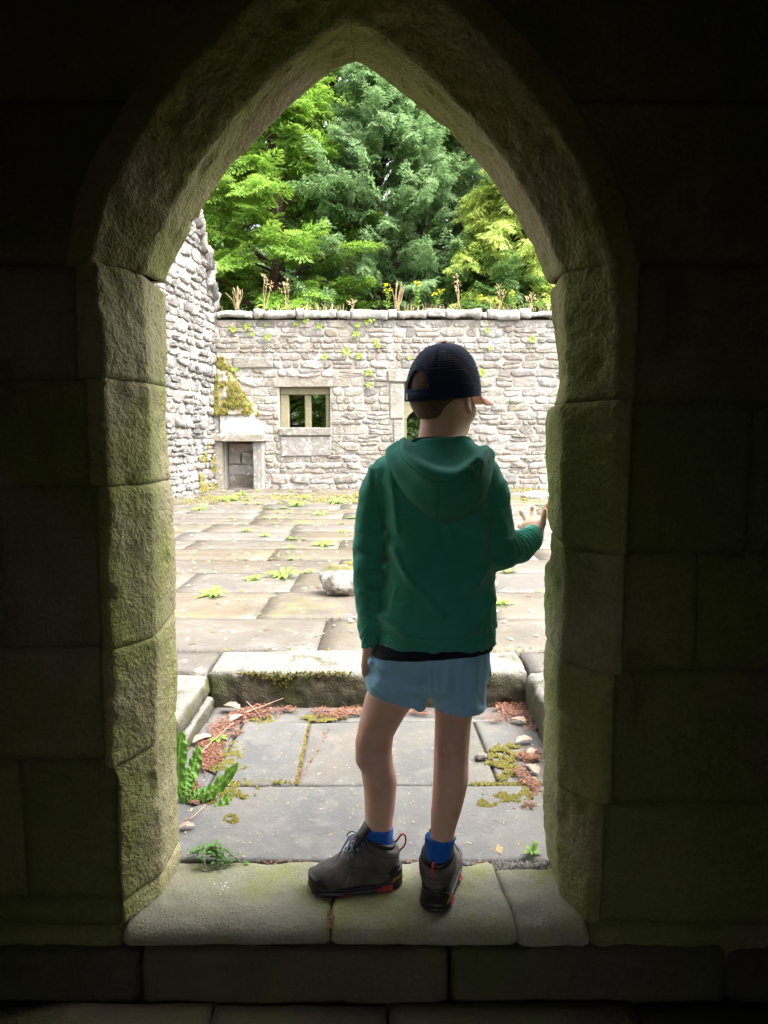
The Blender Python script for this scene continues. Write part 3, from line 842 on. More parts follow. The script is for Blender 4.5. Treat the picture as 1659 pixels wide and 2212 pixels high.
for nm, a, b_ in (('window_jamb', wx0 + 0.002, l0), ('mullion', l1, m1), ('window_jamb', r1, wx1 - 0.002)):
    y_in = yf + (0.03 if nm == 'mullion' else 0.0)
    piece(win, nm, (a, y_in, wz0 + 0.03), (b_, yf + 0.22, lz1 - 0.001), 'window_stone', 0.02)
sx0, sz1 = WP(603, 927); sx3, sz0 = WP(717, 941)
piece(win, 'window_sill', (sx0, YW - 0.06, sz0), (sx3, yf + 0.30, sz1 + 0.03), 'dressed', 0.015)

# far doorway: shouldered head behind the child's neck
def door_jambs():
    zsh = WP(880, 905)[1]
    for side, x0, x1 in ((1, dx0, dx0 + 0.055), (-1, dx1 - 0.055, dx1)):
        piece(far_wall, 'door_jamb', (x0, YW + 0.12, TZ - 0.02), (x1, YW + 0.34, zsh), 'window_stone', 0.008)
        xi = x0 if side > 0 else x1
        prof = [(0, 0), (0.055, 0), (0.10, 0.08), (0.20, 0.17), (0.24, dz1 - zsh), (0, dz1 - zsh)]
        V = [(xi + side * p, y, zsh + 0.002 + q) for y in (YW + 0.115, YW + 0.345) for p, q in prof]; n = len(prof)
        F = [tuple(range(n)), tuple(range(2 * n - 1, n - 1, -1))] + [(i, (i + 1) % n, (i + 1) % n + n, i + n) for i in range(n)]
        on(far_wall, link('door_shoulder', mesh('door_shoulder', V, F, False), M['window_stone']))
door_jambs()

# corner fireplace with its mossy hood
fire = empty('corner_fireplace', ((fx0 + fx1) / 2, YW - 0.2, TZ))
tag(fire, 'small stone corner fireplace under a moss covered sloping hood', 'fireplace')
def fire_box(name, a, b_, c, d, y0, y1, mat, bevel=0.02, jit=0.006):
    x0, z1 = WP(a, c); x1, z0 = WP(b_, d)
    bm = box_bm(x1 - x0, y1 - y0, z1 - z0, bevel, 2)
    for v in bm.verts: v.co += Vector((random.uniform(-jit, jit), random.uniform(-jit, jit), random.uniform(-jit, jit)))
    o = on(fire, link(name, bm_mesh(name, bm), M[mat])); o.location = ((x0 + x1) / 2, (y0 + y1) / 2, (z0 + z1) / 2); return o
fire_box('fireplace_jamb', 467, 487, 953, 1058, YW - 0.24, YW + 0.30, 'dressed')
fire_box('fireplace_jamb', 550, 573, 953, 1058, YW - 0.22, YW + 0.30, 'dressed')
fire_box('fireplace_lintel', 452, 577, 937, 953, YW - 0.30, YW + 0.2, 'dressed')
fire_box('hood_stone', 458, 480, 897, 936, YW - 0.19, YW + 0.2, 'coping')
fire_box('hood_stone', 480, 553, 896, 936, YW - 0.22, YW + 0.2, 'lichen_stone')
for (a, b_, c, d) in ((488, 549, 957, 975), (488, 515, 976, 1003), (516, 549, 976, 1005), (488, 549, 1006, 1028), (488, 549, 1029, 1056)):
    fire_box('firebox_stone', a, b_, c, d, YW + 0.22 + random.uniform(-.03, .03), YW + 0.36, 'rubble', 0.03, 0.02)

# ------------------------------------------------------------------ broken side wall on the left of the court
WA = np.array((WP(470, 1055)[0], YW + 0.0)); WDIR = np.array((-0.118, -1.0)); WDIR /= np.linalg.norm(WDIR); WN = np.array((-WDIR[1], WDIR[0]))
if WN[0] < 0: WN = -WN
def side_top(u): return float(np.interp(u, (-0.2, 0.0, 0.35, 0.72, 1.2, 1.7, 9), (3.60, 3.78, 4.5, 5.06, 5.6, 6.1, 6.2)))
def side_pt(V): return np.stack([WA[0] + WDIR[0] * V[:, 0] + WN[0] * V[:, 2], WA[1] + WDIR[1] * V[:, 0] + WN[1] * V[:, 2], V[:, 1]], 1)
def side_core():
    us = [-0.6, 0.0, 0.35, 0.72, 1.2, 1.7, 8.5]; n = len(us); V = []
    for o in (-0.005, -0.62):
        V += [(u, -0.3, o) for u in us] + [(u, side_top(u) - 0.05, o) for u in us]
    F = []
    for i in range(n - 1):
        F += [(i, i + 1, n + i + 1, n + i), (2 * n + i + 1, 2 * n + i, 3 * n + i, 3 * n + i + 1), (n + i, n + i + 1, 3 * n + i + 1, 3 * n + i)]
    F += [(n - 1, 3 * n - 1, 4 * n - 1, 2 * n - 1), (0, n, 3 * n, 2 * n)]
    return mesh('side_wall', side_pt(np.array(V)), F, False)
side_wall = link('side_wall', side_core(), M['mortar'])
tag(side_wall, 'tall broken rubble wall with a raking edge, crusted with white lichen', 'wall')
cells = rubble_cells(0.0, 8.0, TZ - 0.05, side_top, [], 0.09, 0.26, 0.12, 0.5)
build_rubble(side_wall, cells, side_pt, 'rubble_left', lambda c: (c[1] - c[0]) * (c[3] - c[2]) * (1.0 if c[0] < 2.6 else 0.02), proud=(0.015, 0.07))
rc = random.Random(8); u = -0.03
while u < 1.75:                                                         # rough stones along the raking top
    du = rc.uniform(0.10, 0.2); s0, s1 = side_top(u), side_top(u + du)
    V, F = rubble_stone((u, u + du, min(s0, s1) - 0.16, max(s0, s1) + 0.05), rc, proud=(0.09, 0.15)); V[:, 2] = np.where(V[:, 2] < -0.03, -0.5, V[:, 2])
    on(side_wall, link('edge_stone', mesh('edge_stone', side_pt(V), F), M['rubble_left'])); u += du * 0.9

# sloping hood of the fireplace, running up into the corner
def hood_point(s, t):                                                   # s across, t up
    bl, br = at_y(457, 896, YW - 0.24), at_y(558, 897, YW - 0.20)
    tl, tr_ = at_y(472, 775, YW + 0.02), at_y(486, 775, YW + 0.02)
    bulge = 0.05 * math.sin(math.pi * t)
    L = bl * (1 - t) + tl * t; R_ = br * (1 - t) + tr_ * t
    p = L * (1 - s) + R_ * s
    back = max(0.0, s - 0.82) / 0.18                                    # the right flank turns back to the wall
    p[1] += back * (YW + 0.03 - p[1]); p[1] -= bulge * (1 - back); return p
G = np.array([[hood_point(s, t) for t in np.linspace(0, 1, 30)] for s in np.linspace(0, 1, 30)])
st = np.floor(np.linspace(0, 1, 30) * 7) / 7
G[:, :, 1] -= 0.03 * (1 - (np.linspace(0, 1, 30) * 7) % 1)[None, :]      # thin stepped courses
on(fire, link('fireplace_hood', panel_mesh('fireplace_hood', G, seed=33, rough=0.02, rfreq=9, lump=0.03, lfreq=5, recess=0.0), M['hood_slate']))
HOOD = G

# ------------------------------------------------------------------ the child: implicit surfaces turned into one mesh per garment
class Field:
    """a distance field on a grid; shapes are blended in and the zero surface is taken out as a mesh"""
    def __init__(s, lo, hi, h):
        s.h = h; s.lo = np.array(lo, float); s.n = np.ceil((np.array(hi) - s.lo) / h).astype(int) + 1
        s.d = np.full(tuple(s.n), 1.0, np.float32)
    def box(s, lo, hi):
        a = np.clip(np.floor((np.array(lo) - s.lo) / s.h).astype(int), 0, s.n - 1)
        b = np.clip(np.ceil((np.array(hi) - s.lo) / s.h).astype(int) + 1, 1, s.n)
        sl = tuple(slice(int(p), int(max(p + 1, q))) for p, q in zip(a, b))
        ax = [s.lo[k] + s.h * np.arange(sl[k].start, sl[k].stop) for k in range(3)]
        X, Y, Z = np.meshgrid(*ax, indexing='ij')
        return sl, X, Y, Z
    def blend(s, sl, e, k):
        a = s.d[sl]
        if k > 0:
            q = np.maximum(k - np.abs(a - e), 0) / k; s.d[sl] = np.minimum(a, e) - q * q * k / 4
        else: s.d[sl] = np.minimum(a, e)
    def cone(s, a, b, ra, rb, k=0.01, flat=None):
        a, b = np.array(a, float), np.array(b, float); m = max(ra, rb) + k + 3 * s.h
        sl, X, Y, Z = s.box(np.minimum(a, b) - m, np.maximum(a, b) + m)
        ab = b - a; L2 = ab @ ab + 1e-12
        t = np.clip(((X - a[0]) * ab[0] + (Y - a[1]) * ab[1] + (Z - a[2]) * ab[2]) / L2, 0, 1)
        dx, dy, dz = X - a[0] - t * ab[0], Y - a[1] - t * ab[1], Z - a[2] - t * ab[2]
        s.blend(sl, np.sqrt(dx * dx + dy * dy + dz * dz) - (ra + (rb - ra) * t), k); return s
    def ell(s, c, r, k=0.01, R=None, carve=False):
        c = np.array(c, float); r = np.array(r, float); m = max(r) + k + 3 * s.h
        sl, X, Y, Z = s.box(c - m, c + m)
        Q = np.stack([X - c[0], Y - c[1], Z - c[2]], -1)
        if R is not None: Q = Q @ np.asarray(R).T               # rows of R: the local axes
        Q1 = np.sqrt(((Q / r) ** 2).sum(-1)); Q2 = np.sqrt(((Q / (r * r)) ** 2).sum(-1)) + 1e-9
        e = Q1 * (Q1 - 1) / Q2
        if carve:
            a = s.d[sl]; e = -e
            q = np.maximum(k - np.abs(a - e), 0) / max(k, 1e-9); s.d[sl] = np.maximum(a, e) + q * q * k / 4
        else: s.blend(sl, e, k)
        return s
    def loft(s, rows, k=0.015, e=2.3, fold=None):
        """rows: (picture y, left x, right x, distance, half depth), top to bottom; section is a rounded ellipse"""
        T = []
        for (py, xl, xr, yc, b) in rows:
            A, B = at_y(xl, py, yc), at_y(xr, py, yc); T.append((A[2], (A[0] + B[0]) / 2, yc, abs(B[0] - A[0]) / 2, b))
        T = np.array(T)[::-1]
        m = T[:, 3].max() + k + 4 * s.h; mb = T[:, 4].max() + k + 4 * s.h
        sl, X, Y, Z = s.box((T[:, 1].min() - m, T[:, 2].min() - mb, T[0, 0] - k), (T[:, 1].max() + m, T[:, 2].max() + mb, T[-1, 0] + k))
        z1 = Z[0, 0]; zc = np.clip(z1, T[0, 0], T[-1, 0])
        zf = np.linspace(T[0, 0], T[-1, 0], 200)
        cur = [smooth1(np.interp(zf, T[:, 0], T[:, c])[:, None], 14)[:, 0] for c in (1, 2, 3, 4)]
        cx, cy_, a, b = (np.interp(zc, zf, c)[None, None, :] for c in cur)
        dx, dy = np.abs((X - cx) / a), np.abs((Y - cy_) / b)
        r = (dx ** e + dy ** e) ** (1 / e)
        d = (r - 1) * np.minimum(a, b) * (0.55 + 0.45 * np.maximum(a, b) / np.minimum(a, b) * 0 + 0.45)
        d = np.maximum(d, np.maximum(Z - T[-1, 0], T[0, 0] - Z))
        s.blend(sl, d, k); return s
    def cut(s, p, n, lo=None, hi=None, k=0.0):
        """remove what lies on the side n of the plane through p"""
        n = np.array(n, float); n /= np.linalg.norm(n)
        sl, X, Y, Z = s.box(s.lo if lo is None else lo, s.lo + s.h * s.n if hi is None else hi)
        e = (X - p[0]) * n[0] + (Y - p[1]) * n[1] + (Z - p[2]) * n[2]
        a = s.d[sl]
        q = np.maximum(k - np.abs(a - e), 0) / max(k, 1e-9); s.d[sl] = np.maximum(a, e) + (q * q * k / 4 if k else 0); return s
    def displace(s, fn, band=0.03):
        """fn(points) -> how far the surface is pushed outwards"""
        ix = np.nonzero(np.abs(s.d) < band)
        P = s.lo + s.h * np.stack(ix, 1)
        s.d[ix] -= fn(P).astype(np.float32); return s
    def arrays(s, smooth=2):
        d = s.d; S = d < 0
        c = sum(S[a:d.shape[0] - 1 + a, b:d.shape[1] - 1 + b, e:d.shape[2] - 1 + e].astype(np.int8) for a in (0, 1) for b in (0, 1) for e in (0, 1))
        I = np.stack(np.nonzero((c > 0) & (c < 8)), 1)
        vid = np.full(c.shape, -1, np.int64); vid[tuple(I.T)] = np.arange(len(I))
        corners = np.array([(a, b, e) for a in (0, 1) for b in (0, 1) for e in (0, 1)])
        val = np.stack([d[tuple((I + q).T)] for q in corners], 1)
        acc = np.zeros((len(I), 3)); cnt = np.zeros(len(I))
        for i in range(8):
            for j in range(i + 1, 8):
                if np.abs(corners[i] - corners[j]).sum() != 1: continue
                x = (val[:, i] < 0) != (val[:, j] < 0)
                t = np.where(x, val[:, i] / (val[:, i] - val[:, j] + 1e-12), 0)
                acc += np.where(x[:, None], corners[i] + t[:, None] * (corners[j] - corners[i]), 0); cnt += x
        V = s.lo + s.h * (I + acc / cnt[:, None])
        F = []
        for ax in range(3):
            b, e = (ax + 1) % 3, (ax + 2) % 3
            A = np.moveaxis(S, ax, 0)
            x = np.moveaxis(A[:-1] != A[1:], 0, ax)
            E = np.stack(np.nonzero(x), 1)
            E = E[(E[:, b] > 0) & (E[:, e] > 0) & (E[:, b] < c.shape[b]) & (E[:, e] < c.shape[e])]
            ub = np.zeros(3, int); ub[b] = 1; ue = np.zeros(3, int); ue[e] = 1
            q = np.stack([vid[tuple((E - ub - ue).T)], vid[tuple((E - ue).T)], vid[tuple(E.T)], vid[tuple((E - ub).T)]], 1)
            inside = S[tuple(E.T)]
            q[~inside] = q[~inside][:, ::-1]; F.append(q)
        F = np.vstack(F); F = F[(F >= 0).all(1)]
        for _ in range(smooth):
            a = np.concatenate([F[:, 0], F[:, 1], F[:, 2], F[:, 3]]); b2 = np.concatenate([F[:, 1], F[:, 2], F[:, 3], F[:, 0]])
            sm = np.stack([np.bincount(a, V[b2, k], len(V)) + np.bincount(b2, V[a, k], len(V)) for k in range(3)], 1)
            nn = np.bincount(a, minlength=len(V)) + np.bincount(b2, minlength=len(V))
            V = 0.5 * V + 0.5 * sm / np.maximum(nn, 1)[:, None]
        return V, F
    def mesh(s, name, smooth=2):
        V, F = s.arrays(smooth); return mesh_np(name, V, F)

def skin_mat():
    m, nt, b, out = new_mat('skin'); n = N(nt)
    c = n.mix(n.ramp(n.noise(22, 4, 0.65), 0.40, 0.68), (0.80, 0.50, 0.37), (0.77, 0.40, 0.285))
    c = n.mix(n.ramp(n.noise(9, 3, 0.6), 0.45, 0.70, 0, 0.6), c, (0.70, 0.44, 0.315))
    c = n.mix(n.ramp(n.noise(95, 2, 0.5), 0.70, 0.78, 0, 0.35), c, (0.50, 0.26, 0.17))
    n.put(b.inputs['Base Color'], c)
    n.put(b.inputs['Normal'], n.bump(n.math('ADD', n.noise(300, 3, 0.6), n.noise(60, 3, 0.6)), 0.25, 0.0015))
    b.inputs['Roughness'].default_value = 0.52; b.inputs['Specular IOR Level'].default_value = 0.35
    b.inputs['Subsurface Weight'].default_value = 0.12; b.inputs['Subsurface Radius'].default_value = (1.0, 0.35, 0.2); b.inputs['Subsurface Scale'].default_value = 0.008
    return m
M['skin'] = skin_mat()
M['hair'] = plain_mat('hair', (0.16, 0.088, 0.052), 0.65, 0.3, 60, 0.35, 0.8, 700, 0.002)

def cloth_mat(name, col, col2, nscale, weave, bump, rough=0.9, sheen=0.25, spots=None):
    m, nt, b, out = new_mat(name); n = N(nt)
    c = n.mix(n.ramp(n.noise(nscale, 4, 0.6), 0.35, 0.65), col, col2)
    if spots:
        c = n.mix(n.ramp(n.noise(34, 2, 0.5, dist=0.4), 0.745, 0.765), c, spots)
    n.put(b.inputs['Base Color'], n.hsv(c, None, None, n.ramp(n.noise(weave, 2), 0.2, 0.8, 0.86, 1.12)))
    n.put(b.inputs['Normal'], n.bump(n.math('ADD', n.math('MULTIPLY', n.noise(weave, 2), 0.25), n.noise(28, 3, 0.5)), bump, 0.006))
    b.inputs['Roughness'].default_value = rough; b.inputs['Specular IOR Level'].default_value = 0.2
    b.inputs['Sheen Weight'].default_value = sheen; b.inputs['Sheen Roughness'].default_value = 0.45
    return m
M['hoodie'] = cloth_mat('hoodie', (0.048, 0.320, 0.222), (0.062, 0.375, 0.262), 9, 900, 0.5, spots=(0.02, 0.10, 0.08))
M['shorts'] = cloth_mat('shorts', (0.35, 0.63, 0.87), (0.40, 0.69, 0.90), 6, 1200, 0.45, 0.75, 0.1)
M['tshirt'] = cloth_mat('tshirt', (0.012, 0.012, 0.022), (0.018, 0.018, 0.03), 8, 900, 0.4)
M['cap_cloth'] = cloth_mat('cap_cloth', (0.018, 0.028, 0.080), (0.024, 0.036, 0.095), 12, 900, 0.2, 0.85, 0.05)
M['brim'] = cloth_mat('brim', (0.52, 0.20, 0.10), (0.60, 0.25, 0.13), 12, 900, 0.15, 0.8)
M['sock'] = cloth_mat('sock', (0.012, 0.13, 0.55), (0.018, 0.16, 0.62), 30, 500, 0.9, 0.95, 0.3)
M['boot'] = cloth_mat('boot', (0.080, 0.071, 0.065), (0.140, 0.122, 0.108), 14, 400, 0.5, 0.5, 0.0)
M['boot_rubber'] = plain_mat('boot_rubber', (0.012, 0.012, 0.013), 0.5, 0.5, 40, 0.3, 0.3, 220, 0.002)
M['boot_collar'] = plain_mat('boot_collar', (0.02, 0.02, 0.024), 0.42, 0.5, 40, 0.2)
M['boot_red'] = plain_mat('boot_red', (0.55, 0.05, 0.055), 0.55, 0.4, 50, 0.3)
M['lace'] = plain_mat('lace', (0.27, 0.30, 0.345), 0.8, 0.3, 90, 0.3)
M['yellow_print'] = plain_mat('yellow_print', (0.75, 0.42, 0.04), 0.6)
M['white_label'] = plain_mat('white_label', (0.62, 0.60, 0.50), 0.8)

person = empty('person', tuple(at_z(880, 1945, 0)))
tag(person, 'child in green hoodie, blue shorts and dark cap standing in the archway', 'person')
def wear(name, me, mat, parent=None):
    o = link(name, me, M[mat]); p = parent or person; o.parent = p
    o.matrix_parent_inverse = Matrix.Translation(-person.location) if p is person else Matrix(); return o

YT = 1.93                                                        # the torso's distance
A = at_y
LEG_L = [(1440, 816, 915, 1.93, .058), (1500, 790, 905, 1.925, .060), (1535, 782, 881, 1.92, .056), (1562, 775, 865, 1.917, .051), (1590, 771, 850, 1.915, .046), (1622, 774, 847, 1.915, .043), (1660, 780, 851, 1.915, .044),
         (1700, 785, 853, 1.915, .044), (1750, 788, 851, 1.912, .039), (1790, 790, 847, 1.907, .034), (1845, 794, 845, 1.905, .031)]
LEG_R = [(1440, 945, 1038, 1.93, .058), (1520, 938, 1026, 1.925, .056), (1560, 940, 1017, 1.92, .050), (1600, 939, 1014, 1.915, .046), (1640, 937, 1012, 1.91, .045), (1680, 936, 1011, 1.90, .046),
         (1720, 934, 1004, 1.888, .044), (1760, 931, 993, 1.87, .038), (1800, 930, 982, 1.85, .033), (1870, 927, 974, 1.838, .030)]
HEADC = A(957, 858, 1.935); YAW = math.radians(43)
HF = np.array((math.sin(YAW), math.cos(YAW), 0)); HR = np.array((math.cos(YAW), -math.sin(YAW), 0)); HU = np.array((0, 0, 1.0))
HAX = np.stack([HF, HR, HU])
def HP(f, r, u): return HEADC + HF * f + HR * r + HU * u

def head_shape(F, grow=0.0):
    g = grow
    F.ell(HP(-0.010, 0, 0.018), (0.090 + g, 0.075 + g, 0.094 + g), 0.0, HAX)
    F.ell(HP(0.030, 0, -0.050), (0.056 + g, 0.055 + g, 0.064 + g), 0.03, HAX)

def bump2(P, pts, w, near=YT):
    """ridge along a line drawn on the back of a garment (points in picture coordinates)"""
    Q = np.array([A(px, py, near - 0.09)[[0, 2]] for px, py in pts]); X = P[:, [0, 2]]
    best = np.full(len(P), 9.0)
    for a, b in zip(Q[:-1], Q[1:]):
        ab = b - a; t = np.clip(((X - a) @ ab) / (ab @ ab), 0, 1)
        best = np.minimum(best, np.linalg.norm(X - a - t[:, None] * ab, axis=1))
    return np.exp(-(best / w) ** 2) * (P[:, 1] < near + 0.02)

def make_body():
    F = Field((-0.12, 1.72, -0.02), (0.50, 2.16, 1.48), 0.0034)
    # trunk under the clothes, legs, feet
    F.loft([(960, 905, 985, YT, .055), (1000, 835, 1045, YT, .075), (1100, 838, 1052, YT, .088), (1250, 852, 1046, YT, .080), (1350, 846, 1044, YT, .076), (1440, 826, 1034, YT, .078), (1480, 832, 1028, YT, .070)], 0.02)
    F.loft(LEG_L, 0.02, 2.1); F.loft(LEG_R, 0.02, 2.1)
    F.cone(A(785, 1640, 1.895), A(790, 1610, 1.90), .018, .020, .03)                     # knee cap turned outwards
    F.cone(A(832, 1690, 1.90), A(828, 1740, 1.905), .020, .012, .035)
    F.cone(A(975, 1690, 1.875), A(970, 1735, 1.872), .022, .014, .035)
    F.cone(A(818, 1850, 1.905), A(740, 1915, 1.885), .030, .024, .02); F.cone(A(818, 1850, 1.905), A(855, 1905, 1.92), .030, .024, .02)
    F.cone(A(950, 1870, 1.84), A(965, 1890, 1.95), .028, .022, .02); F.cone(A(950, 1870, 1.84), A(947, 1930, 1.835), .028, .019, .02)
    # neck and head
    F.cone(A(945, 985, 1.925), A(950, 900, 1.925), .056, .048, .03)
    head_shape(F)
    F.ell(HP(0.060, 0, -0.085), (0.022, 0.026, 0.020), 0.025, HAX)                       # chin
    for s_ in (-1, 1):
        F.ell(HP(0.078, s_ * 0.030, -0.004), (0.012, 0.015, 0.010), 0.012, HAX, carve=True)
        F.ell(HP(0.068, s_ * 0.030, -0.006), (0.0125, 0.0125, 0.0125), 0.004, HAX)       # eyes
        F.ell(HP(0.052, s_ * 0.038, -0.036), (0.026, 0.022, 0.024), 0.02, HAX)           # cheeks
        # ears: shell, rim and lobe
        c = HP(-0.004, s_ * 0.083, -0.012)
        ax = np.stack([HF * 0.9 - HR * s_ * 0.35, HR * s_ * 0.9 + HF * 0.35, HU + HF * 0.12])
        F.ell(c, (0.019, 0.008, 0.031), 0.006, ax)
        F.ell(c + HR * s_ * 0.007 + HF * 0.005, (0.011, 0.006, 0.020), 0.004, ax, carve=True)
        F.ell(c - HU * 0.024 + HF * 0.006, (0.007, 0.006, 0.008), 0.005, HAX)
    F.cone(HP(0.082, 0, 0.006), HP(0.096, 0, -0.026), .008, .010, .012)                   # nose
    F.cone(HP(0.080, -0.016, -0.056), HP(0.080, 0.016, -0.056), .006, .006, .010)         # mouth
    F.cone(HP(0.080, -0.014, -0.065), HP(0.080, 0.014, -0.065), .006, .006, .008)
    # arms
    sl, el, wl_ = A(828, 1040, 1.93), A(800, 1195, 1.945), A(799, 1385, 1.93)
    F.cone(sl, el, .038, .032, .03); F.cone(el, wl_, .032, .020, .02)
    sr, er, wr = A(1050, 1040, 1.93), A(1083, 1192, 1.90), A(1153, 1150, 2.02)
    F.cone(sr, er, .036, .026, .03); F.cone(er, wr, .024, .0185, .02)
    # hanging hand: edge on, the little finger nearest, fingers slightly curled
    for i, (yo, L1, L2) in enumerate(((-.027, .017, .020), (-.009, .021, .026), (.010, .023, .028), (.028, .021, .025))):
        kx = 0.004 * i
        b0 = A(797, 1388, 1.93) + (0, yo * .6, 0); k0 = A(790, 1432, 1.93) + (kx, yo, 0)
        F.cone(b0, k0, .0135, .0115, .012)
        p1 = k0 + (-0.003 + 0.001 * i, -0.001, -L1); p2 = p1 + (0.004 + 0.002 * i, 0, -L2 * 0.62); p3 = p2 + (0.008, 0.001, -L2 * 0.5)
        F.cone(k0, p1, .0085, .0078, .004); F.cone(p1, p2, .0078, .0072, .002); F.cone(p2, p3, .0072, .0060, .002)
    t0 = A(799, 1400, 1.955); t1 = A(803, 1424, 1.975); t2 = A(804, 1446, 1.972)
    F.cone(t0, t1, .012, .0095, .008); F.cone(t1, t2, .0095, .007, .002)
    # raised hand at the jamb: palm towards us, fingers spread upwards
    W = A(1157, 1154, 2.022)
    palm = [A(1136, 1136, 2.045), A(1145, 1127, 2.05), A(1157, 1123, 2.05), A(1167, 1126, 2.045)]
    for p in palm: F.cone(W, p, .017, .0125, .010)
    F.ell(A(1150, 1139, 2.035), (0.021, 0.011, 0.019), 0.012)
    fing = [([A(1136, 1136, 2.045), A(1127, 1139, 2.062), A(1122, 1137, 2.075)], .0072),
            ([A(1144, 1128, 2.05), A(1135, 1119, 2.066), A(1129, 1110, 2.074), A(1126, 1106, 2.075)], .0078),
            ([A(1156, 1122, 2.05), A(1153, 1112, 2.066), A(1151, 1103, 2.074), A(1150, 1097, 2.073)], .0082),
            ([A(1167, 1125, 2.045), A(1174, 1112, 2.052), A(1179, 1098, 2.056), A(1183, 1090, 2.056)], .0080)]
    for pts, r in fing:
        for q in range(len(pts) - 1): F.cone(pts[q], pts[q + 1], r * (1.16 - .07 * q), r * (1.08 - .07 * q), .0022)
    F.cone(W + (0.006, -0.004, 0.004), A(1172, 1131, 2.020), .012, .010, .008); F.cone(A(1172, 1131, 2.020), A(1175, 1112, 2.022), .0095, .0080, .003); F.cone(A(1175, 1112, 2.022), A(1177, 1101, 2.024), .0080, .0066, .002)
    def flesh(P):
        o = 0.0014 * fbm(P, 16, 2, 2)
        for pts, w, a in (([(846, 1583), (825, 1590), (800, 1586)], .006, -.0022), ([(848, 1602), (828, 1606)], .005, -.0016), ([(945, 1638), (975, 1643), (1006, 1636)], .006, -.0018),
                          ([(950, 1600), (948, 1650), (946, 1690)], .007, .0024), ([(1003, 1600), (1004, 1650), (1000, 1690)], .007, .0024), ([(972, 1690), (968, 1760)], .006, -.0016), ([(822, 1690), (820, 1760)], .006, -.0014), ([(955, 1770), (952, 1815)], .006, .002), ([(832, 1750), (830, 1790)], .006, .002)):
            o = o + a * bump2(P, pts, w, 1.95)
        return o * (P[:, 2] < 0.75)
    F.displace(flesh)
    return F.mesh('body', 2)
body = wear('body', make_body(), 'skin')

def make_hair():
    F = Field(HEADC - 0.14, HEADC + 0.14, 0.0028)
    head_shape(F, 0.0035)
    F.cone(A(948, 935, 1.925), A(950, 890, 1.925), .0475, .0485, .03)
    F.cut(HP(-0.085, 0, -0.058), -HU + HF * 0.05, k=0.004)              # nape line
    F.cut(HP(0.012, 0, -0.01), HF - HU * 0.75, k=0.004)                 # behind the ears
    F.cut(HP(-0.06, 0.034, -0.052), HR - HU * 0.95 + HF * 0.2, k=0.012); F.cut(HP(-0.06, -0.034, -0.052), -HR - HU * 0.95 + HF * 0.2, k=0.012)
    F.cut(HP(0, 0, 0.062), HU)
    return F.mesh('hair', 2)
wear('hair', make_hair(), 'hair')

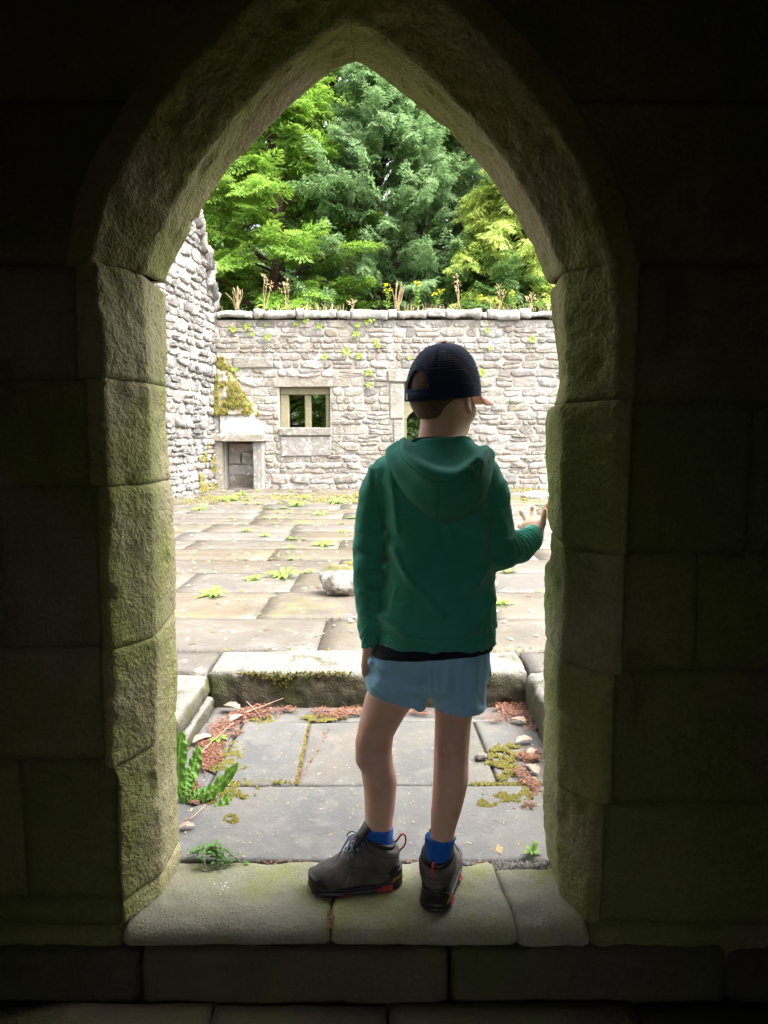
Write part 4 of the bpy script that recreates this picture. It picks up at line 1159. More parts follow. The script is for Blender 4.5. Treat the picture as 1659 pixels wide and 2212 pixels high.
HEM_Z = A(960, 1416, 1.815)[2]
def make_hoodie():
    F = Field((-0.14, 1.74, HEM_Z - 0.04), (0.50, 2.10, 1.22), 0.0034)
    F.loft([(948, 902, 1003, YT, .058), (966, 878, 1034, YT, .074), (984, 838, 1056, YT, .088), (1005, 814, 1066, YT, .097), (1040, 815, 1064, YT, .104), (1100, 822, 1064, YT, .108), (1200, 834, 1067, YT, .108), (1290, 824, 1068, YT, .110), (1360, 815, 1074, YT, .114), (1385, 815, 1073, YT, .112), (1440, 818, 1070, YT, .110)], 0.01)
    F.cut((0, 0, HEM_Z), (0, 0, -1), k=0.006)
    # sleeve at his side
    F.cone(A(832, 1030, 1.93), A(812, 1065, 1.935), .044, .044, .025)
    F.loft([(1015, 800, 852, 1.93, .038), (1050, 784, 850, 1.933, .046), (1100, 772, 845, 1.938, .048), (1180, 762, 836, 1.945, .048), (1250, 766, 833, 1.943, .046), (1320, 772, 829, 1.938, .043), (1356, 775, 826, 1.935, .040), (1366, 779, 820, 1.933, .034), (1398, 781, 816, 1.93, .031)], 0.012)
    # raised sleeve
    F.cone(A(1042, 1030, 1.93), A(1060, 1075, 1.93), .045, .045, .025)
    F.cone(A(1056, 1060, 1.93), A(1080, 1190, 1.905), .047, .043, .015)
    F.cone(A(1080, 1190, 1.905), A(1120, 1182, 1.96), .043, .037, .02); F.cone(A(1120, 1182, 1.96), A(1144, 1167, 2.00), .037, .034, .015)
    F.cone(A(1144, 1167, 2.00), A(1153, 1155, 2.018), .032, .029, .006)
    S0 = A(1150, 1158, 2.012)
    ax = A(1153, 1152, 2.02) - A(1120, 1182, 1.96); ax /= np.linalg.norm(ax)
    F.cut(A(1157, 1150, 2.022), ax, A(1150, 1150, 2.02) - 0.07, A(1150, 1150, 2.02) + 0.07)
    def folds(P):
        o = 0.0034 * fbm(P * np.array((1, 1, 0.7)), 11, 2, 3) + 0.0012 * fbm(P, 30, 2, 8)
        rg = 1 - np.abs(fbm(P * np.array((0.8, 0.8, 1.5)) + 0.3 * fbm(P, 5, 2, 40)[:, None], 9, 2, 14)); o = o + 0.0085 * np.clip(rg - 0.72, 0, 1) / 0.28 * 0.6 * (0.4 + 0.6 * np.clip(fbm(P, 4, 2, 77) + 0.5, 0, 1))
        for pts, w, a in (([(850, 1190), (880, 1245), (925, 1290), (950, 1330)], .012, .0075), ([(868, 1215), (905, 1265)], .010, -.004), ([(1062, 1215), (1030, 1260), (985, 1290)], .016, .006), ([(1068, 1300), (1040, 1345), (1000, 1370)], .018, .006),
                          ([(835, 1340), (880, 1375), (940, 1385)], .014, .005), ([(842, 1010), (850, 1080), (858, 1150)], .010, .003), ([(1060, 1120), (1045, 1180), (1052, 1230)], .012, .005), ([(930, 1180), (970, 1230), (1030, 1250)], .022, .004),
                          ([(775, 1150), (800, 1165), (832, 1160)], .012, .005), ([(770, 1210), (800, 1205), (830, 1215)], .011, -.005), ([(772, 1235), (800, 1240), (830, 1232)], .012, .005), ([(775, 1290), (800, 1300), (826, 1292)], .012, .004), ([(778, 1335), (800, 1345), (822, 1338)], .010, .005),
                          ([(1085, 1110), (1100, 1150), (1090, 1190)], .010, .005)):
            o = o + 1.6 * a * bump2(P, pts, w * 0.85)
        # seams: armholes, hem band, cuffs
        for pts in ([(806, 1000), (808, 1060), (818, 1120), (830, 1175)], [(1070, 990), (1058, 1060), (1056, 1120)]):
            o = o - 0.0032 * bump2(P, pts, .0045)
        hb = P[:, 2] - HEM_Z; torso = (P[:, 0] > A(812, 1300, YT)[0]) & (P[:, 1] < 2.05)
        o = o - np.where(torso, 0.004 * np.exp(-((hb - 0.045) / .0045) ** 2), 0) - np.where(torso & (hb < 0.045), 0.003, 0)
        # creases round the bent elbow and wrist
        q = P - A(1118, 1172, 1.95); s_ = q @ ax
        arm = np.exp(-(np.linalg.norm(q - s_[:, None] * ax, axis=1) / .05) ** 4) * (np.abs(s_) < 0.07)
        o = o + arm * 0.0035 * np.sin(s_ * 330 + 3 * fbm(P, 14, 2, 5))
        return o
    F.displace(folds)
    return F.mesh('hoodie', 1)
hoodie = wear('hoodie', make_hoodie(), 'hoodie')

def make_tshirt():
    F = Field((-0.06, 1.78, HEM_Z - 0.09), (0.36, 2.10, HEM_Z + 0.10), 0.0034)
    F.loft([(1340, 834, 1056, YT, .092), (1378, 824, 1062, YT, .098), (1396, 808, 1067, YT, .109), (1412, 800, 1071, YT, .114), (1470, 797, 1072, YT, .116)], 0.005)
    F.cut((0.08, 0, HEM_Z - 0.020), (0.05, 0, -1), k=0.004)
    F.displace(lambda P: 0.003 * fbm(P * np.array((1, 1, 0.3)), 16, 2, 4))
    return F.mesh('tshirt', 1)
wear('tshirt', make_tshirt(), 'tshirt')
V, Fq = tube(catmull([A(884, 962, 1.93), A(900, 951, 1.885), A(945, 949, 1.868), A(995, 951, 1.885), A(1010, 958, 1.93)], 24), 0.0065, 8)
wear('tshirt_collar', mesh('tshirt_collar', V, Fq), 'tshirt')

def make_shorts():
    F = Field((-0.07, 1.78, 0.50), (0.36, 2.10, HEM_Z + 0.08), 0.0034)
    F.loft([(1350, 836, 1052, YT, .086), (1400, 812, 1056, YT, .091), (1440, 798, 1056, YT, .097), (1470, 800, 1050, YT, .100), (1484, 830, 1030, YT, .08)], 0.01)
    F.loft([(1420, 806, 920, YT, .080), (1460, 793, 924, YT, .088), (1500, 784, 921, 1.928, .090), (1560, 780, 916, 1.925, .090), (1600, 780, 912, 1.925, .090)], 0.006)
    F.loft([(1420, 940, 1054, YT, .080), (1460, 934, 1050, YT, .088), (1500, 937, 1047, 1.928, .090), (1540, 939, 1049, 1.925, .092), (1620, 940, 1050, 1.92, .092)], 0.004)
    xm = A(931, 1500, 1.9)[0]
    F.cut(A(868, 1529, 1.845), (-0.34, 0.10, -0.94), (-0.2, 1.7, 0.4), (xm, 2.2, 0.9), k=0.004)
    F.cut(A(985, 1560, 1.845), (0.10, 0.08, -1), (xm, 1.7, 0.4), (0.5, 2.2, 0.9), k=0.004)
    def folds(P):
        o = 0.004 * fbm(P * np.array((1, 1, 0.6)), 13, 3, 6) + 0.0015 * fbm(P, 45, 2, 2)
        rg = 1 - np.abs(fbm(P * np.array((1.4, 1, 0.7)), 11, 2, 24)); o = o + 0.005 * np.clip(rg - 0.7, 0, 1) / 0.3
        for pts, w, a in (([(800, 1440), (850, 1455), (905, 1470)], .008, .005), ([(805, 1465), (860, 1475), (920, 1490)], .010, -.004), ([(920, 1420), (928, 1460), (931, 1500)], .008, -.006), ([(945, 1430), (940, 1480), (945, 1530)], .010, .005),
                          ([(970, 1420), (965, 1480), (972, 1540)], .009, .004), ([(1000, 1430), (995, 1480), (1005, 1540)], .008, .005), ([(1025, 1440), (1020, 1500), (1030, 1535)], .008, .006), ([(1038, 1440), (1034, 1500), (1042, 1530)], .006, -.005),
                          ([(792, 1420), (800, 1432), (796, 1445)], .007, .007), ([(790, 1480), (800, 1490), (815, 1500)], .007, .006)):
            o = o + a * bump2(P, pts, w)
        for pts in ([(800, 1495), (850, 1522), (905, 1528)], [(936, 1535), (985, 1551), (1046, 1528)]):
            o = o - 0.0025 * bump2(P, pts, .003)
        return o
    F.displace(folds)
    return F.mesh('shorts', 1)
wear('shorts', make_shorts(), 'shorts')

def make_sock(rows, lo, hi, top):
    F = Field(lo, hi, 0.0026)
    F.loft(rows, 0.004, 2.1)
    F.cut(top, (0.05, 0.12, 1), k=0.004)
    F.displace(lambda P: 0.0013 * np.sin(np.arctan2(P[:, 0] - top[0], P[:, 1] - top[1] - 0.03) * 34) + 0.0016 * fbm(P, 40, 2, 3))
    return F.mesh('sock', 1)
LS = [(1780, 785, 850, 1.907, .0385), (1800, 785, 849, 1.906, .0375), (1820, 787, 848, 1.905, .036), (1870, 790, 846, 1.905, .034)]
RS = [(1795, 916, 985, 1.850, .040), (1815, 918, 982, 1.848, .0385), (1840, 917, 978, 1.842, .037), (1900, 918, 974, 1.835, .034)]
wear('sock', make_sock(LS, (-0.10, 1.84, 0.05), (0.07, 1.98, 0.24), A(818, 1798, 1.87)), 'sock')
wear('sock', make_sock(RS, (0.06, 1.77, 0.03), (0.23, 1.92, 0.22), A(950, 1821, 1.81)), 'sock')

# ---- hood hanging on the back: rows of points from the seam over the rim and into the hood
def make_hood():
    rows = [
        [(834, 975, 1.900), (842, 1012, 1.858), (874, 1063, 1.833), (912, 1104, 1.822), (945, 1122, 1.818), (990, 1124, 1.818), (1032, 1098, 1.824), (1055, 1050, 1.838), (1068, 985, 1.895)],
        [(838, 968, 1.895), (848, 1006, 1.845), (880, 1052, 1.815), (915, 1090, 1.802), (948, 1108, 1.796), (990, 1110, 1.796), (1028, 1086, 1.804), (1050, 1040, 1.820), (1067, 978, 1.890)],
        [(848, 960, 1.890), (860, 995, 1.832), (890, 1030, 1.796), (920, 1058, 1.780), (950, 1072, 1.772), (990, 1074, 1.772), (1022, 1052, 1.784), (1044, 1016, 1.806), (1062, 972, 1.884)],
        [(862, 951, 1.890), (868, 984, 1.822), (892, 1008, 1.782), (920, 1028, 1.764), (950, 1040, 1.755), (988, 1041, 1.755), (1018, 1022, 1.768), (1042, 994, 1.796), (1056, 968, 1.880)],
        [(868, 948, 1.892), (872, 974, 1.820), (896, 1000, 1.776), (922, 1018, 1.756), (950, 1028, 1.746), (986, 1028, 1.746), (1016, 1009, 1.760), (1040, 984, 1.792), (1052, 964, 1.880)],
        [(873, 946, 1.898), (879, 969, 1.832), (902, 992, 1.790), (926, 1008, 1.768), (952, 1017, 1.758), (984, 1017, 1.758), (1012, 1001, 1.772), (1033, 979, 1.805), (1046, 964, 1.885)],
        [(878, 950, 1.905), (886, 970, 1.855), (906, 988, 1.822), (928, 1000, 1.808), (953, 1006, 1.800), (982, 1006, 1.800), (1006, 994, 1.812), (1024, 975, 1.838), (1038, 965, 1.895)],
        [(886, 953, 1.910), (897, 960, 1.876), (912, 966, 1.856), (932, 968, 1.846), (953, 969, 1.842), (978, 968, 1.843), (998, 962, 1.852), (1014, 956, 1.872), (1028, 960, 1.905)],
        [(890, 955, 1.914), (900, 951, 1.886), (914, 949, 1.870), (932, 949, 1.862), (953, 948, 1.858), (976, 946, 1.859), (996, 942, 1.866), (1012, 945, 1.884), (1024, 957, 1.912)],
        [(893, 962, 1.92), (904, 962, 1.90), (918, 962, 1.885), (934, 962, 1.878), (953, 962, 1.876), (974, 962, 1.876), (992, 960, 1.884), (1008, 962, 1.90), (1020, 965, 1.92)]]
    R = np.array([catmull([A(*p) for p in r], 97) for r in rows])
    G = np.array([catmull(R[:, j], 82) for j in range(R.shape[1])])              # 97, 82, 3
    P = G.reshape(-1, 3)
    nrm = np.cross(np.gradient(G, axis=0), np.gradient(G, axis=1)); nrm /= np.linalg.norm(nrm, axis=2)[..., None] + 1e-9
    if nrm[48, 20, 1] > 0: nrm = -nrm
    v = np.linspace(0, 1, 82)[None, :]; u = np.linspace(0, 1, 97)[:, None]
    off = 0.0035 * fbm(P, 16, 2, 12).reshape(97, 82)
    off -= 0.004 * np.exp(-((v - 0.335) / 0.012) ** 2)                            # stitched band below the rim
    off -= 0.0030 * (np.exp(-((u - 0.50) / 0.008) ** 2) + np.exp(-((u - 0.70) / 0.008) ** 2)) * (v < 0.33) # the two seams
    off += 0.004 * np.sin(u * 60 + 2 * v * 9) * np.exp(-((u - 0.78) / 0.10) ** 2) * (v > 0.25) * (v < 0.5)
    G = G + nrm * off[..., None]
    me = mesh_np('hood', G.reshape(-1, 3), grid_faces(97, 82))
    o = wear('hood', me, 'hoodie')
    s_ = o.modifiers.new('thick', 'SOLIDIFY'); s_.thickness = 0.004; s_.offset = 0
make_hood()

# ---- cap
CAPC = A(957, 850, 1.93); CL, CW, CH = 0.108, 0.090, 0.126
def cap_point(th, ph, out=0.0):
    c, s_ = np.cos(ph) ** 0.80, np.sin(ph) ** 0.95
    f, r = (CL + out) * np.cos(th) * c, (CW + out) * np.sin(th) * c
    base = 0.012 * np.cos(th)                                           # the band rides up a little over the forehead
    hgt = -0.012 + base * (1 - s_) + (CH + 0.012 + out) * s_ + 0.010 * np.cos(th) * np.cos(ph) * s_
    return CAPC + HF * f[..., None] + HR * r[..., None] + HU * hgt[..., None]
def cap_mat():
    m, nt, b, out = new_mat('cap_net'); n = N(nt)
    uv = n.node('ShaderNodeUVMap'); uv.uv_map = 'net'
    sx = n.node('ShaderNodeSeparateXYZ'); nt.links.new(uv.outputs[0], sx.inputs[0])
    row = n.math('FRACT', n.math('MULTIPLY', sx.outputs[1], 27.0)); colm = n.math('FRACT', n.math('MULTIPLY', sx.outputs[0], 90.0))
    holes = n.math('MULTIPLY', n.math('GREATER_THAN', row, 0.5), n.math('GREATER_THAN', colm, 0.3))
    b.inputs['Base Color'].default_value = (0.020, 0.031, 0.088, 1); b.inputs['Roughness'].default_value = 0.8
    t = n.node('ShaderNodeBsdfTransparent'); mx = n.node('ShaderNodeMixShader')
    n.put(mx.inputs[0], n.math('MULTIPLY', holes, 0.85)); nt.links.new(b.outputs[0], mx.inputs[1]); nt.links.new(t.outputs[0], mx.inputs[2]); nt.links.new(mx.outputs[0], out.inputs[0])
    return m
M['cap_net'] = cap_mat()
def make_cap():
    nt_, npn = 180, 56
    th = np.linspace(-math.pi, math.pi, nt_, endpoint=False); ph = np.linspace(0.0, math.pi / 2 - 0.012, npn)
    T, Ph = np.meshgrid(th, ph, indexing='ij')
    seam = np.zeros_like(T)
    for k in (-150, -75, -32, 0, 32, 75, 150):
        seam += np.exp(-(((np.degrees(T) - k + 180) % 360 - 180) * np.cos(Ph) / 1.6) ** 2)
    G = cap_point(T, Ph, 0.0); G = G + (G - CAPC) * (-0.010 * seam)[..., None]
    hgt = ((G - CAPC) @ HU); a = ((np.degrees(T) + 360) % 360 - 180)       # angle from the middle of the back
    half = 23.0 * np.sqrt(np.clip(1 - np.clip((hgt - 0.012) / 0.046, 0, 1) ** 2, 0, 1))
    hole = (np.abs(a) < half) & (hgt > 0.004) & (hgt < 0.058)
    F = grid_faces(nt_, npn, True); hv = hole.reshape(-1)
    F = F[~hv[F].all(1)]
    V = G.reshape(-1, 3)
    def on_faces(mask_v): return mask_v.reshape(-1)[F].all(1)
    deg = np.abs(np.degrees(T))
    solid = (deg < 34) | (hgt < 0.020) | (seam > 0.35) | ((np.abs(a) < half + 8) & (hgt < 0.066))
    sf = solid.reshape(-1)[F].any(1)
    uv = np.stack([(T + math.pi) / (2 * math.pi), Ph / (math.pi / 2)], 2).reshape(-1, 2)
    def part(name, FF, mat, parent=None):
        used = np.unique(FF); mp = np.full(len(V), -1); mp[used] = np.arange(len(used))
        me = mesh_np(name, V[used], mp[FF]); l = me.uv_layers.new(name='net'); l.data.foreach_set('uv', uv[used][mp[FF].ravel()].astype(np.float32).ravel())
        o = wear(name, me, mat, parent)
        s_ = o.modifiers.new('thick', 'SOLIDIFY'); s_.thickness = 0.0016; s_.offset = -1
        return o
    cap = part('cap', F[sf], 'cap_cloth')
    def child(name, me, mat): o = link(name, me, M[mat], cap); o.matrix_parent_inverse = Matrix(); return o
    o = part('cap_mesh', F[~sf], 'cap_net', cap)
    # brim
    ng, mg = 41, 14
    t = np.radians(np.linspace(-58, 58, ng))[:, None]; w = np.linspace(0, 1, mg)[None, :]
    ext = 0.086 * np.cos(t * 1.45) ** 0.7
    f = CL * np.cos(t) * 0.985 + ext * w; r = CW * np.sin(t) * (0.985 + 0.05 * w)
    z = -0.012 + 0.012 * np.cos(t) + 0.002 - 0.020 * w - 0.26 * (np.abs(r) ** 1.6) * (0.15 + 0.85 * w) 
    B = CAPC + HF * f[..., None] + HR * r[..., None] + HU * z[..., None]
    Vb = np.vstack([B.reshape(-1, 3), (B - HU * 0.0035).reshape(-1, 3)]); n = ng * mg
    Fb = grid_faces(ng, mg).tolist() + [tuple(i + n for i in q[::-1]) for q in grid_faces(ng, mg).tolist()]
    ix = np.arange(n).reshape(ng, mg); ring = np.concatenate([ix[:, 0], ix[-1, 1:], ix[-2::-1, -1], ix[0, -2:0:-1]])
    Fb += [(ring[(k + 1) % len(ring)], ring[k], ring[k] + n, ring[(k + 1) % len(ring)] + n) for k in range(len(ring))]
    child('brim', mesh('brim', Vb, Fb), 'brim')
    top = cap_point(np.array([0.0]), np.array([math.pi / 2 - 0.012]))[0]
    bt = Field(top - 0.02, top + 0.02, 0.002); bt.ell(top + (0, 0, 0.002), (0.0095, 0.0095, 0.0055), 0)
    child('cap_button', bt.mesh('cap_button'), 'brim')
    # adjusting strap and the little woven label on it
    ts = np.radians(np.linspace(180 - 25, 180 + 25, 30)); S = []
    for q in ts:
        p = cap_point(np.array([q]), np.array([0.02]), 0.0012)[0]
        S.append([p + HU * -0.001, p + HU * 0.019])
    S = np.array(S); o = child('strap', mesh_np('strap', S.reshape(-1, 3), grid_faces(30, 2)), 'cap_cloth')
    s_ = o.modifiers.new('thick', 'SOLIDIFY'); s_.thickness = 0.0024; s_.offset = 0
    q = []
    for dz in (0.001, 0.017):
        for dt in (18.5, 24.0): q.append(cap_point(np.array([math.radians(180 + dt)]), np.array([0.02]), 0.0030)[0] + HU * dz)
    child('woven_label', mesh('woven_label', [q[0], q[1], q[3], q[2]], [(0, 1, 2, 3)], False), 'white_label')
    return cap
make_cap()

# ---- hiking boots
def make_boot(heel, toe, mirror, badge_side):
    heel, toe = np.array(heel), np.array(toe); U = toe - heel; U[2] = 0; U /= np.linalg.norm(U)
    Wd = np.array((-U[1], U[0], 0)) * mirror; Z = np.array((0, 0, 1.0)); AX = np.stack([U, Wd, Z])
    org = heel
    def place(V): return org + np.asarray(V) @ AX
    def out(F, name, smooth=1):
        V, Q = F.arrays(smooth); V = place(V)
        if mirror < 0: Q = Q[:, ::-1]
        return mesh_np(name, V, Q)
    fl = mirror < 0
    # upper
    F = Field((-0.02, -0.07, 0), (0.28, 0.07, 0.20), 0.0024)
    F.cone((0.040, 0, 0.045), (0.052, 0, 0.115), .036, .040, .01)
    F.cone((0.052, 0, 0.100), (0.058, 0, 0.140), .041, .043, .02)
    F.cone((0.075, 0, 0.085), (0.150, 0, 0.055), .040, .038, .03)
    F.cone((0.090, 0, 0.110), (0.140, 0, 0.075), .024, .024, .03)
    F.ell((0.195, 0.002, 0.038), (0.052, 0.044, 0.036), 0.03)
    F.cone((0.06, 0, 0.03), (0.19, 0.002, 0.03), .036, .042, .02)
    F.cut((0.05, 0, 0.122), (-0.42, 0, 1), k=0.012)
    F.cut((0, 0, 0.016), (0, 0, -1))
    F.ell((0.062, 0, 0.165), (0.037, 0.034, 0.075), 0.008, carve=True)
    def seams(P):
        o = 0.0012 * fbm(P, 45, 2, 2) + 0.0015 * fbm(P, 18, 2, 6)
        u, w, z = P.T
        o = o - 0.0022 * np.exp(-((z - 0.100 - 0.35 * (u - 0.05)) / .003) ** 2) * (u < 0.10)          # below the padded collar
        o = o - 0.0022 * np.exp(-((u - 0.165 + 0.5 * (z - 0.03)) / .003) ** 2) * (z < 0.075)
        o = o - 0.0020 * np.exp(-((z - 0.052 - 0.35 * np.clip(u - 0.07, 0, 1)) / .0028) ** 2) * (u > 0.03) * (u < 0.15)
        return o
    F.displace(seams)
    boot = wear('boot', out(F, 'boot'), 'boot')
    def child(name, me, mat): o = link(name, me, M[mat], boot); o.matrix_parent_inverse = Matrix(); return o
    # sole with rand and toe cap
    F = Field((-0.02, -0.07, -0.004), (0.28, 0.07, 0.09), 0.0024)
    sl, X, Y, Zz = F.box(F.lo, F.lo + F.h * F.n)
    def rc(a, b, ra, rb):
        a = np.array(a); b = np.array(b); ab = b - a; t = np.clip(((X - a[0]) * ab[0] + (Y - a[1]) * ab[1]) / (ab @ ab), 0, 1)
        return np.hypot(X - a[0] - t * ab[0], Y - a[1] - t * ab[1]) - (ra + (rb - ra) * t)
    foot = np.minimum(rc((0.038, 0.0), (0.165, 0.002), .0405, .0475), rc((0.165, 0.002), (0.210, 0.000), .0475, .0440))
    toplim = 0.026 + 0.030 * np.exp(-((X - 0.005) / 0.035) ** 2) + 0.026 * np.clip((X - 0.17) / 0.08, 0, 1)
    spring = 0.010 * np.clip((X - 0.19) / 0.06, 0, 1) ** 2
    lug = 0.004 * ((np.sin(X * 330) > 0.1) & (np.abs(foot) < 0.022))
    e = np.maximum(foot, np.maximum(Zz - toplim, spring + lug - Zz))
    arch = 0.009 * np.exp(-((X - 0.098) / 0.018) ** 2)
    e = np.maximum(e, arch - Zz)
    e = e + 0.0015 * np.sin(np.clip(Zz, 0.004, 0.03) * 520)
    F.d[sl] = e
    F.displace(lambda P: 0.0010 * fbm(P, 60, 2, 3))
    sole = child('sole', out(F, 'sole'), 'boot_rubber')
    def lugs(name, boxes):
        b = Build()
        for (u0, u1, w, z0, z1) in boxes:
            for sgn in (-1, 1):
                V = [(u, sgn * wv, z) for u in (u0, u1) for wv in (w - 0.012, w) for z in (z0, z1)]
                b.add(place(V), [(0, 1, 3, 2), (4, 6, 7, 5), (0, 4, 5, 1), (2, 3, 7, 6), (0, 2, 6, 4), (1, 5, 7, 3)])
        return b
    for (u0, u1, w, z0, z1) in ((0.030, 0.045, .0405, .004, .022), (0.047, 0.060, .0412, .002, .020), (0.062, 0.073, .0418, .004, .014), (0.142, 0.158, .0465, .001, .011), (0.160, 0.174, .0475, .001, .010)):
        for sgn in (-1, 1):
            bm = box_bm(u1 - u0, 0.010, z1 - z0, 0.0015)
            V = np.array([v.co for v in bm.verts]) + ((u0 + u1) / 2, sgn * (w - 0.003), (z0 + z1) / 2); Fs = [[v.index for v in f.verts] for f in bm.faces]; bm.free()
            child('red_lug', mesh('red_lug', place(V), Fs, False), 'boot_red')
    F = Field((0.15, -0.07, -0.004), (0.28, 0.07, 0.09), 0.0024)                 # rubber toe cap
    F.ell((0.195, 0.002, 0.038), (0.0545, 0.0465, 0.0385), 0.0); F.cone((0.16, 0, 0.03), (0.19, 0.002, 0.03), .0405, .0445, .01)
    F.cut((0.203, 0, 0.03), (-1, 0, 0.45)); F.cut((0, 0, 0.052), (0.0, 0, 1), k=0.006); F.cut((0, 0, 0.02), (0, 0, -1))
    child('toe_cap', out(F, 'toe_cap'), 'boot_rubber')
    F = Field((-0.03, -0.07, 0.0), (0.09, 0.07, 0.12), 0.0024)                    # heel counter
    F.cone((0.040, 0, 0.045), (0.052, 0, 0.115), .0378, .0415, .01); F.cut((0.040, 0, 0.05), (1, 0, 0.25)); F.cut((0.03, 0, 0.075), (-0.5, 0, 1), k=0.004); F.cut((0, 0, 0.02), (0, 0, -1))
    child('heel_counter', out(F, 'heel_counter'), 'boot_rubber')
    for i_ in range(5):                                                        # eyelets
        for sgn in (-1, 1):
            t_ = i_ / 4; c_ = (0.166 - 0.058 * t_, sgn * (0.0225 + 0.003 * t_), 0.073 + 0.062 * t_)
            th = np.linspace(0, 2 * math.pi, 9); V, Fq = tube(place([(c_[0] + 0.004 * math.cos(a_), c_[1] + sgn * 0.0012, c_[2] + 0.004 * math.sin(a_)) for a_ in th]), 0.0014, 5, False); child('eyelet', mesh('eyelet', V, Fq), 'lace')
    # padded collar roll and tongue
    ang = np.linspace(0, 2 * math.pi, 40)
    path = [(0.060 + 0.037 * math.cos(a_), 0.037 * math.sin(a_), 0.126 + 0.42 * (0.037 * math.cos(a_) + 0.010)) for a_ in ang]
    V, Fq = tube(place(path), 0.0075, 8, False); child('collar', mesh('collar', V, Fq), 'boot_collar')
    b = []
    for t_ in np.linspace(0, 1, 12):
        c = np.array((0.155 - 0.058 * t_, 0, 0.083 + 0.098 * t_ ** 0.9)); wd = 0.018 + 0.010 * t_
        b.append([c + (-0.010 * abs(s_) ** 2, wd * s_, -0.008 * abs(s_) ** 2) for s_ in np.linspace(-1, 1, 9)])
    G = place(np.array(b)); o = child('tongue', mesh_np('tongue', G.reshape(-1, 3), grid_faces(12, 9)), 'boot_collar')
    s_ = o.modifiers.new('thick', 'SOLIDIFY'); s_.thickness = 0.007; s_.offset = 0
    # laces: crossings up the front, and a bow
    lb = Build()
    for i in range(6):
        t_ = i / 5; u_ = 0.170 - 0.058 * t_; z_ = 0.078 + 0.066 * t_; wd = 0.020 + 0.003 * t_; u2, z2 = u_ - 0.011, z_ + 0.013
        for sgn in (-1, 1):
            P = [(u_ - 0.004, sgn * wd, z_ - 0.007), (u_ + 0.003, sgn * wd * 0.5, z_ + 0.003), ((u_ + u2) / 2 + 0.005, 0, (z_ + z2) / 2 + 0.003), (u2 + 0.003, -sgn * wd * 0.5, z2 + 0.003), (u2 - 0.004, -sgn * wd, z2 - 0.007)]
            V, Fq = tube(place(catmull(P, 14)), 0.0028, 6); lb.add(V, Fq)
    for P in ([(0.118, 0, 0.150), (0.138, 0.018, 0.146), (0.150, 0.030, 0.120), (0.140, 0.022, 0.118), (0.120, 0.002, 0.148)], [(0.118, 0, 0.150), (0.135, -0.018, 0.148), (0.146, -0.034, 0.128), (0.136, -0.026, 0.126), (0.120, -0.002, 0.148)],
              [(0.118, 0, 0.150), (0.150, 0.012, 0.135), (0.185, 0.024, 0.088)], [(0.118, 0, 0.150), (0.140, -0.022, 0.130), (0.160, -0.040, 0.085)]):
        V, Fq = tube(place(catmull(P, 20)), 0.0020, 6); lb.add(V, Fq)
    o = child('laces', lb.mesh('laces'), 'lace'); o['kind'] = 'stuff'
    # pull loop at the heel, side tab, yellow sole badge
    P = [(0.016, 0, 0.118), (0.000, 0, 0.138), (-0.010, 0.001, 0.134), (-0.010, 0, 0.110), (0.008, 0, 0.090)]
    V, Fq = tube(place(catmull(P, 22)), 0.0026, 6); child('pull_loop', mesh('pull_loop', V, Fq), 'boot_red')
    for sgn in (-1, 1):
        V, Fq = tube(place(catmull([(0.128, sgn * 0.031, 0.088), (0.124, sgn * 0.035, 0.082), (0.121, sgn * 0.037, 0.076)], 6)), 0.0040, 6); child('eyelet_tab', mesh('eyelet_tab', V, Fq), 'boot_red')
    cu = bpy.data.curves.new('badge', 'FONT'); cu.body = 'vibram'; cu.size = 0.0135; cu.extrude = 0.0004; cu.align_x = 'CENTER'
    tmp = bpy.data.objects.new('badge', cu); COL.objects.link(tmp)
    dg = bpy.context.evaluated_depsgraph_get(); me = bpy.data.meshes.new_from_object(tmp.evaluated_get(dg)); bpy.data.objects.remove(tmp)
    # lettering on the outer side of the heel, rising to the back
    sgn = 1 if mirror > 0 else -1
    side_w = badge_side
    X_ = -U * 0.90 * 1.0; 
    n_out = Wd * side_w * 0.93 - U * 0.36; n_out /= np.linalg.norm(n_out)
    rgt = np.cross(Z, n_out); rgt /= np.linalg.norm(rgt); upv = Z * 0.9 + rgt * 0.0; tilt_a = math.radians(24)
    r2 = rgt * math.cos(tilt_a) + Z * math.sin(tilt_a); u2 = -rgt * math.sin(tilt_a) + Z * math.cos(tilt_a)
    co = np.zeros(len(me.vertices) * 3); me.vertices.foreach_get('co', co); co = co.reshape(-1, 3)
    c0 = place((0.020, side_w * 0.0365, 0.036)) + n_out * 0.005
    co = c0 + co[:, :1] * r2 + co[:, 1:2] * u2 + co[:, 2:] * n_out
    me.vertices.foreach_set('co', co.ravel()); me.update()
    child('sole_badge', me, 'yellow_print')
    return boot
make_boot(at_z(867, 1906, 0.0), at_z(676, 1922, 0.0), 1, 1)
_h = at_z(936, 1974, 0.0)
make_boot(_h, _h + np.array((0.062, 0.245, 0)), 1, -1)

# ------------------------------------------------------------------ trees beyond the wall
wf = link('woodland_floor', mesh('woodland_floor', [(-60, 15.42, 0.05), (60, 15.42, 0.05), (60, 90, 0.05), (-60, 90, 0.05)], [(0, 1, 2, 3)]), M['ground']); wf['kind'] = 'structure'

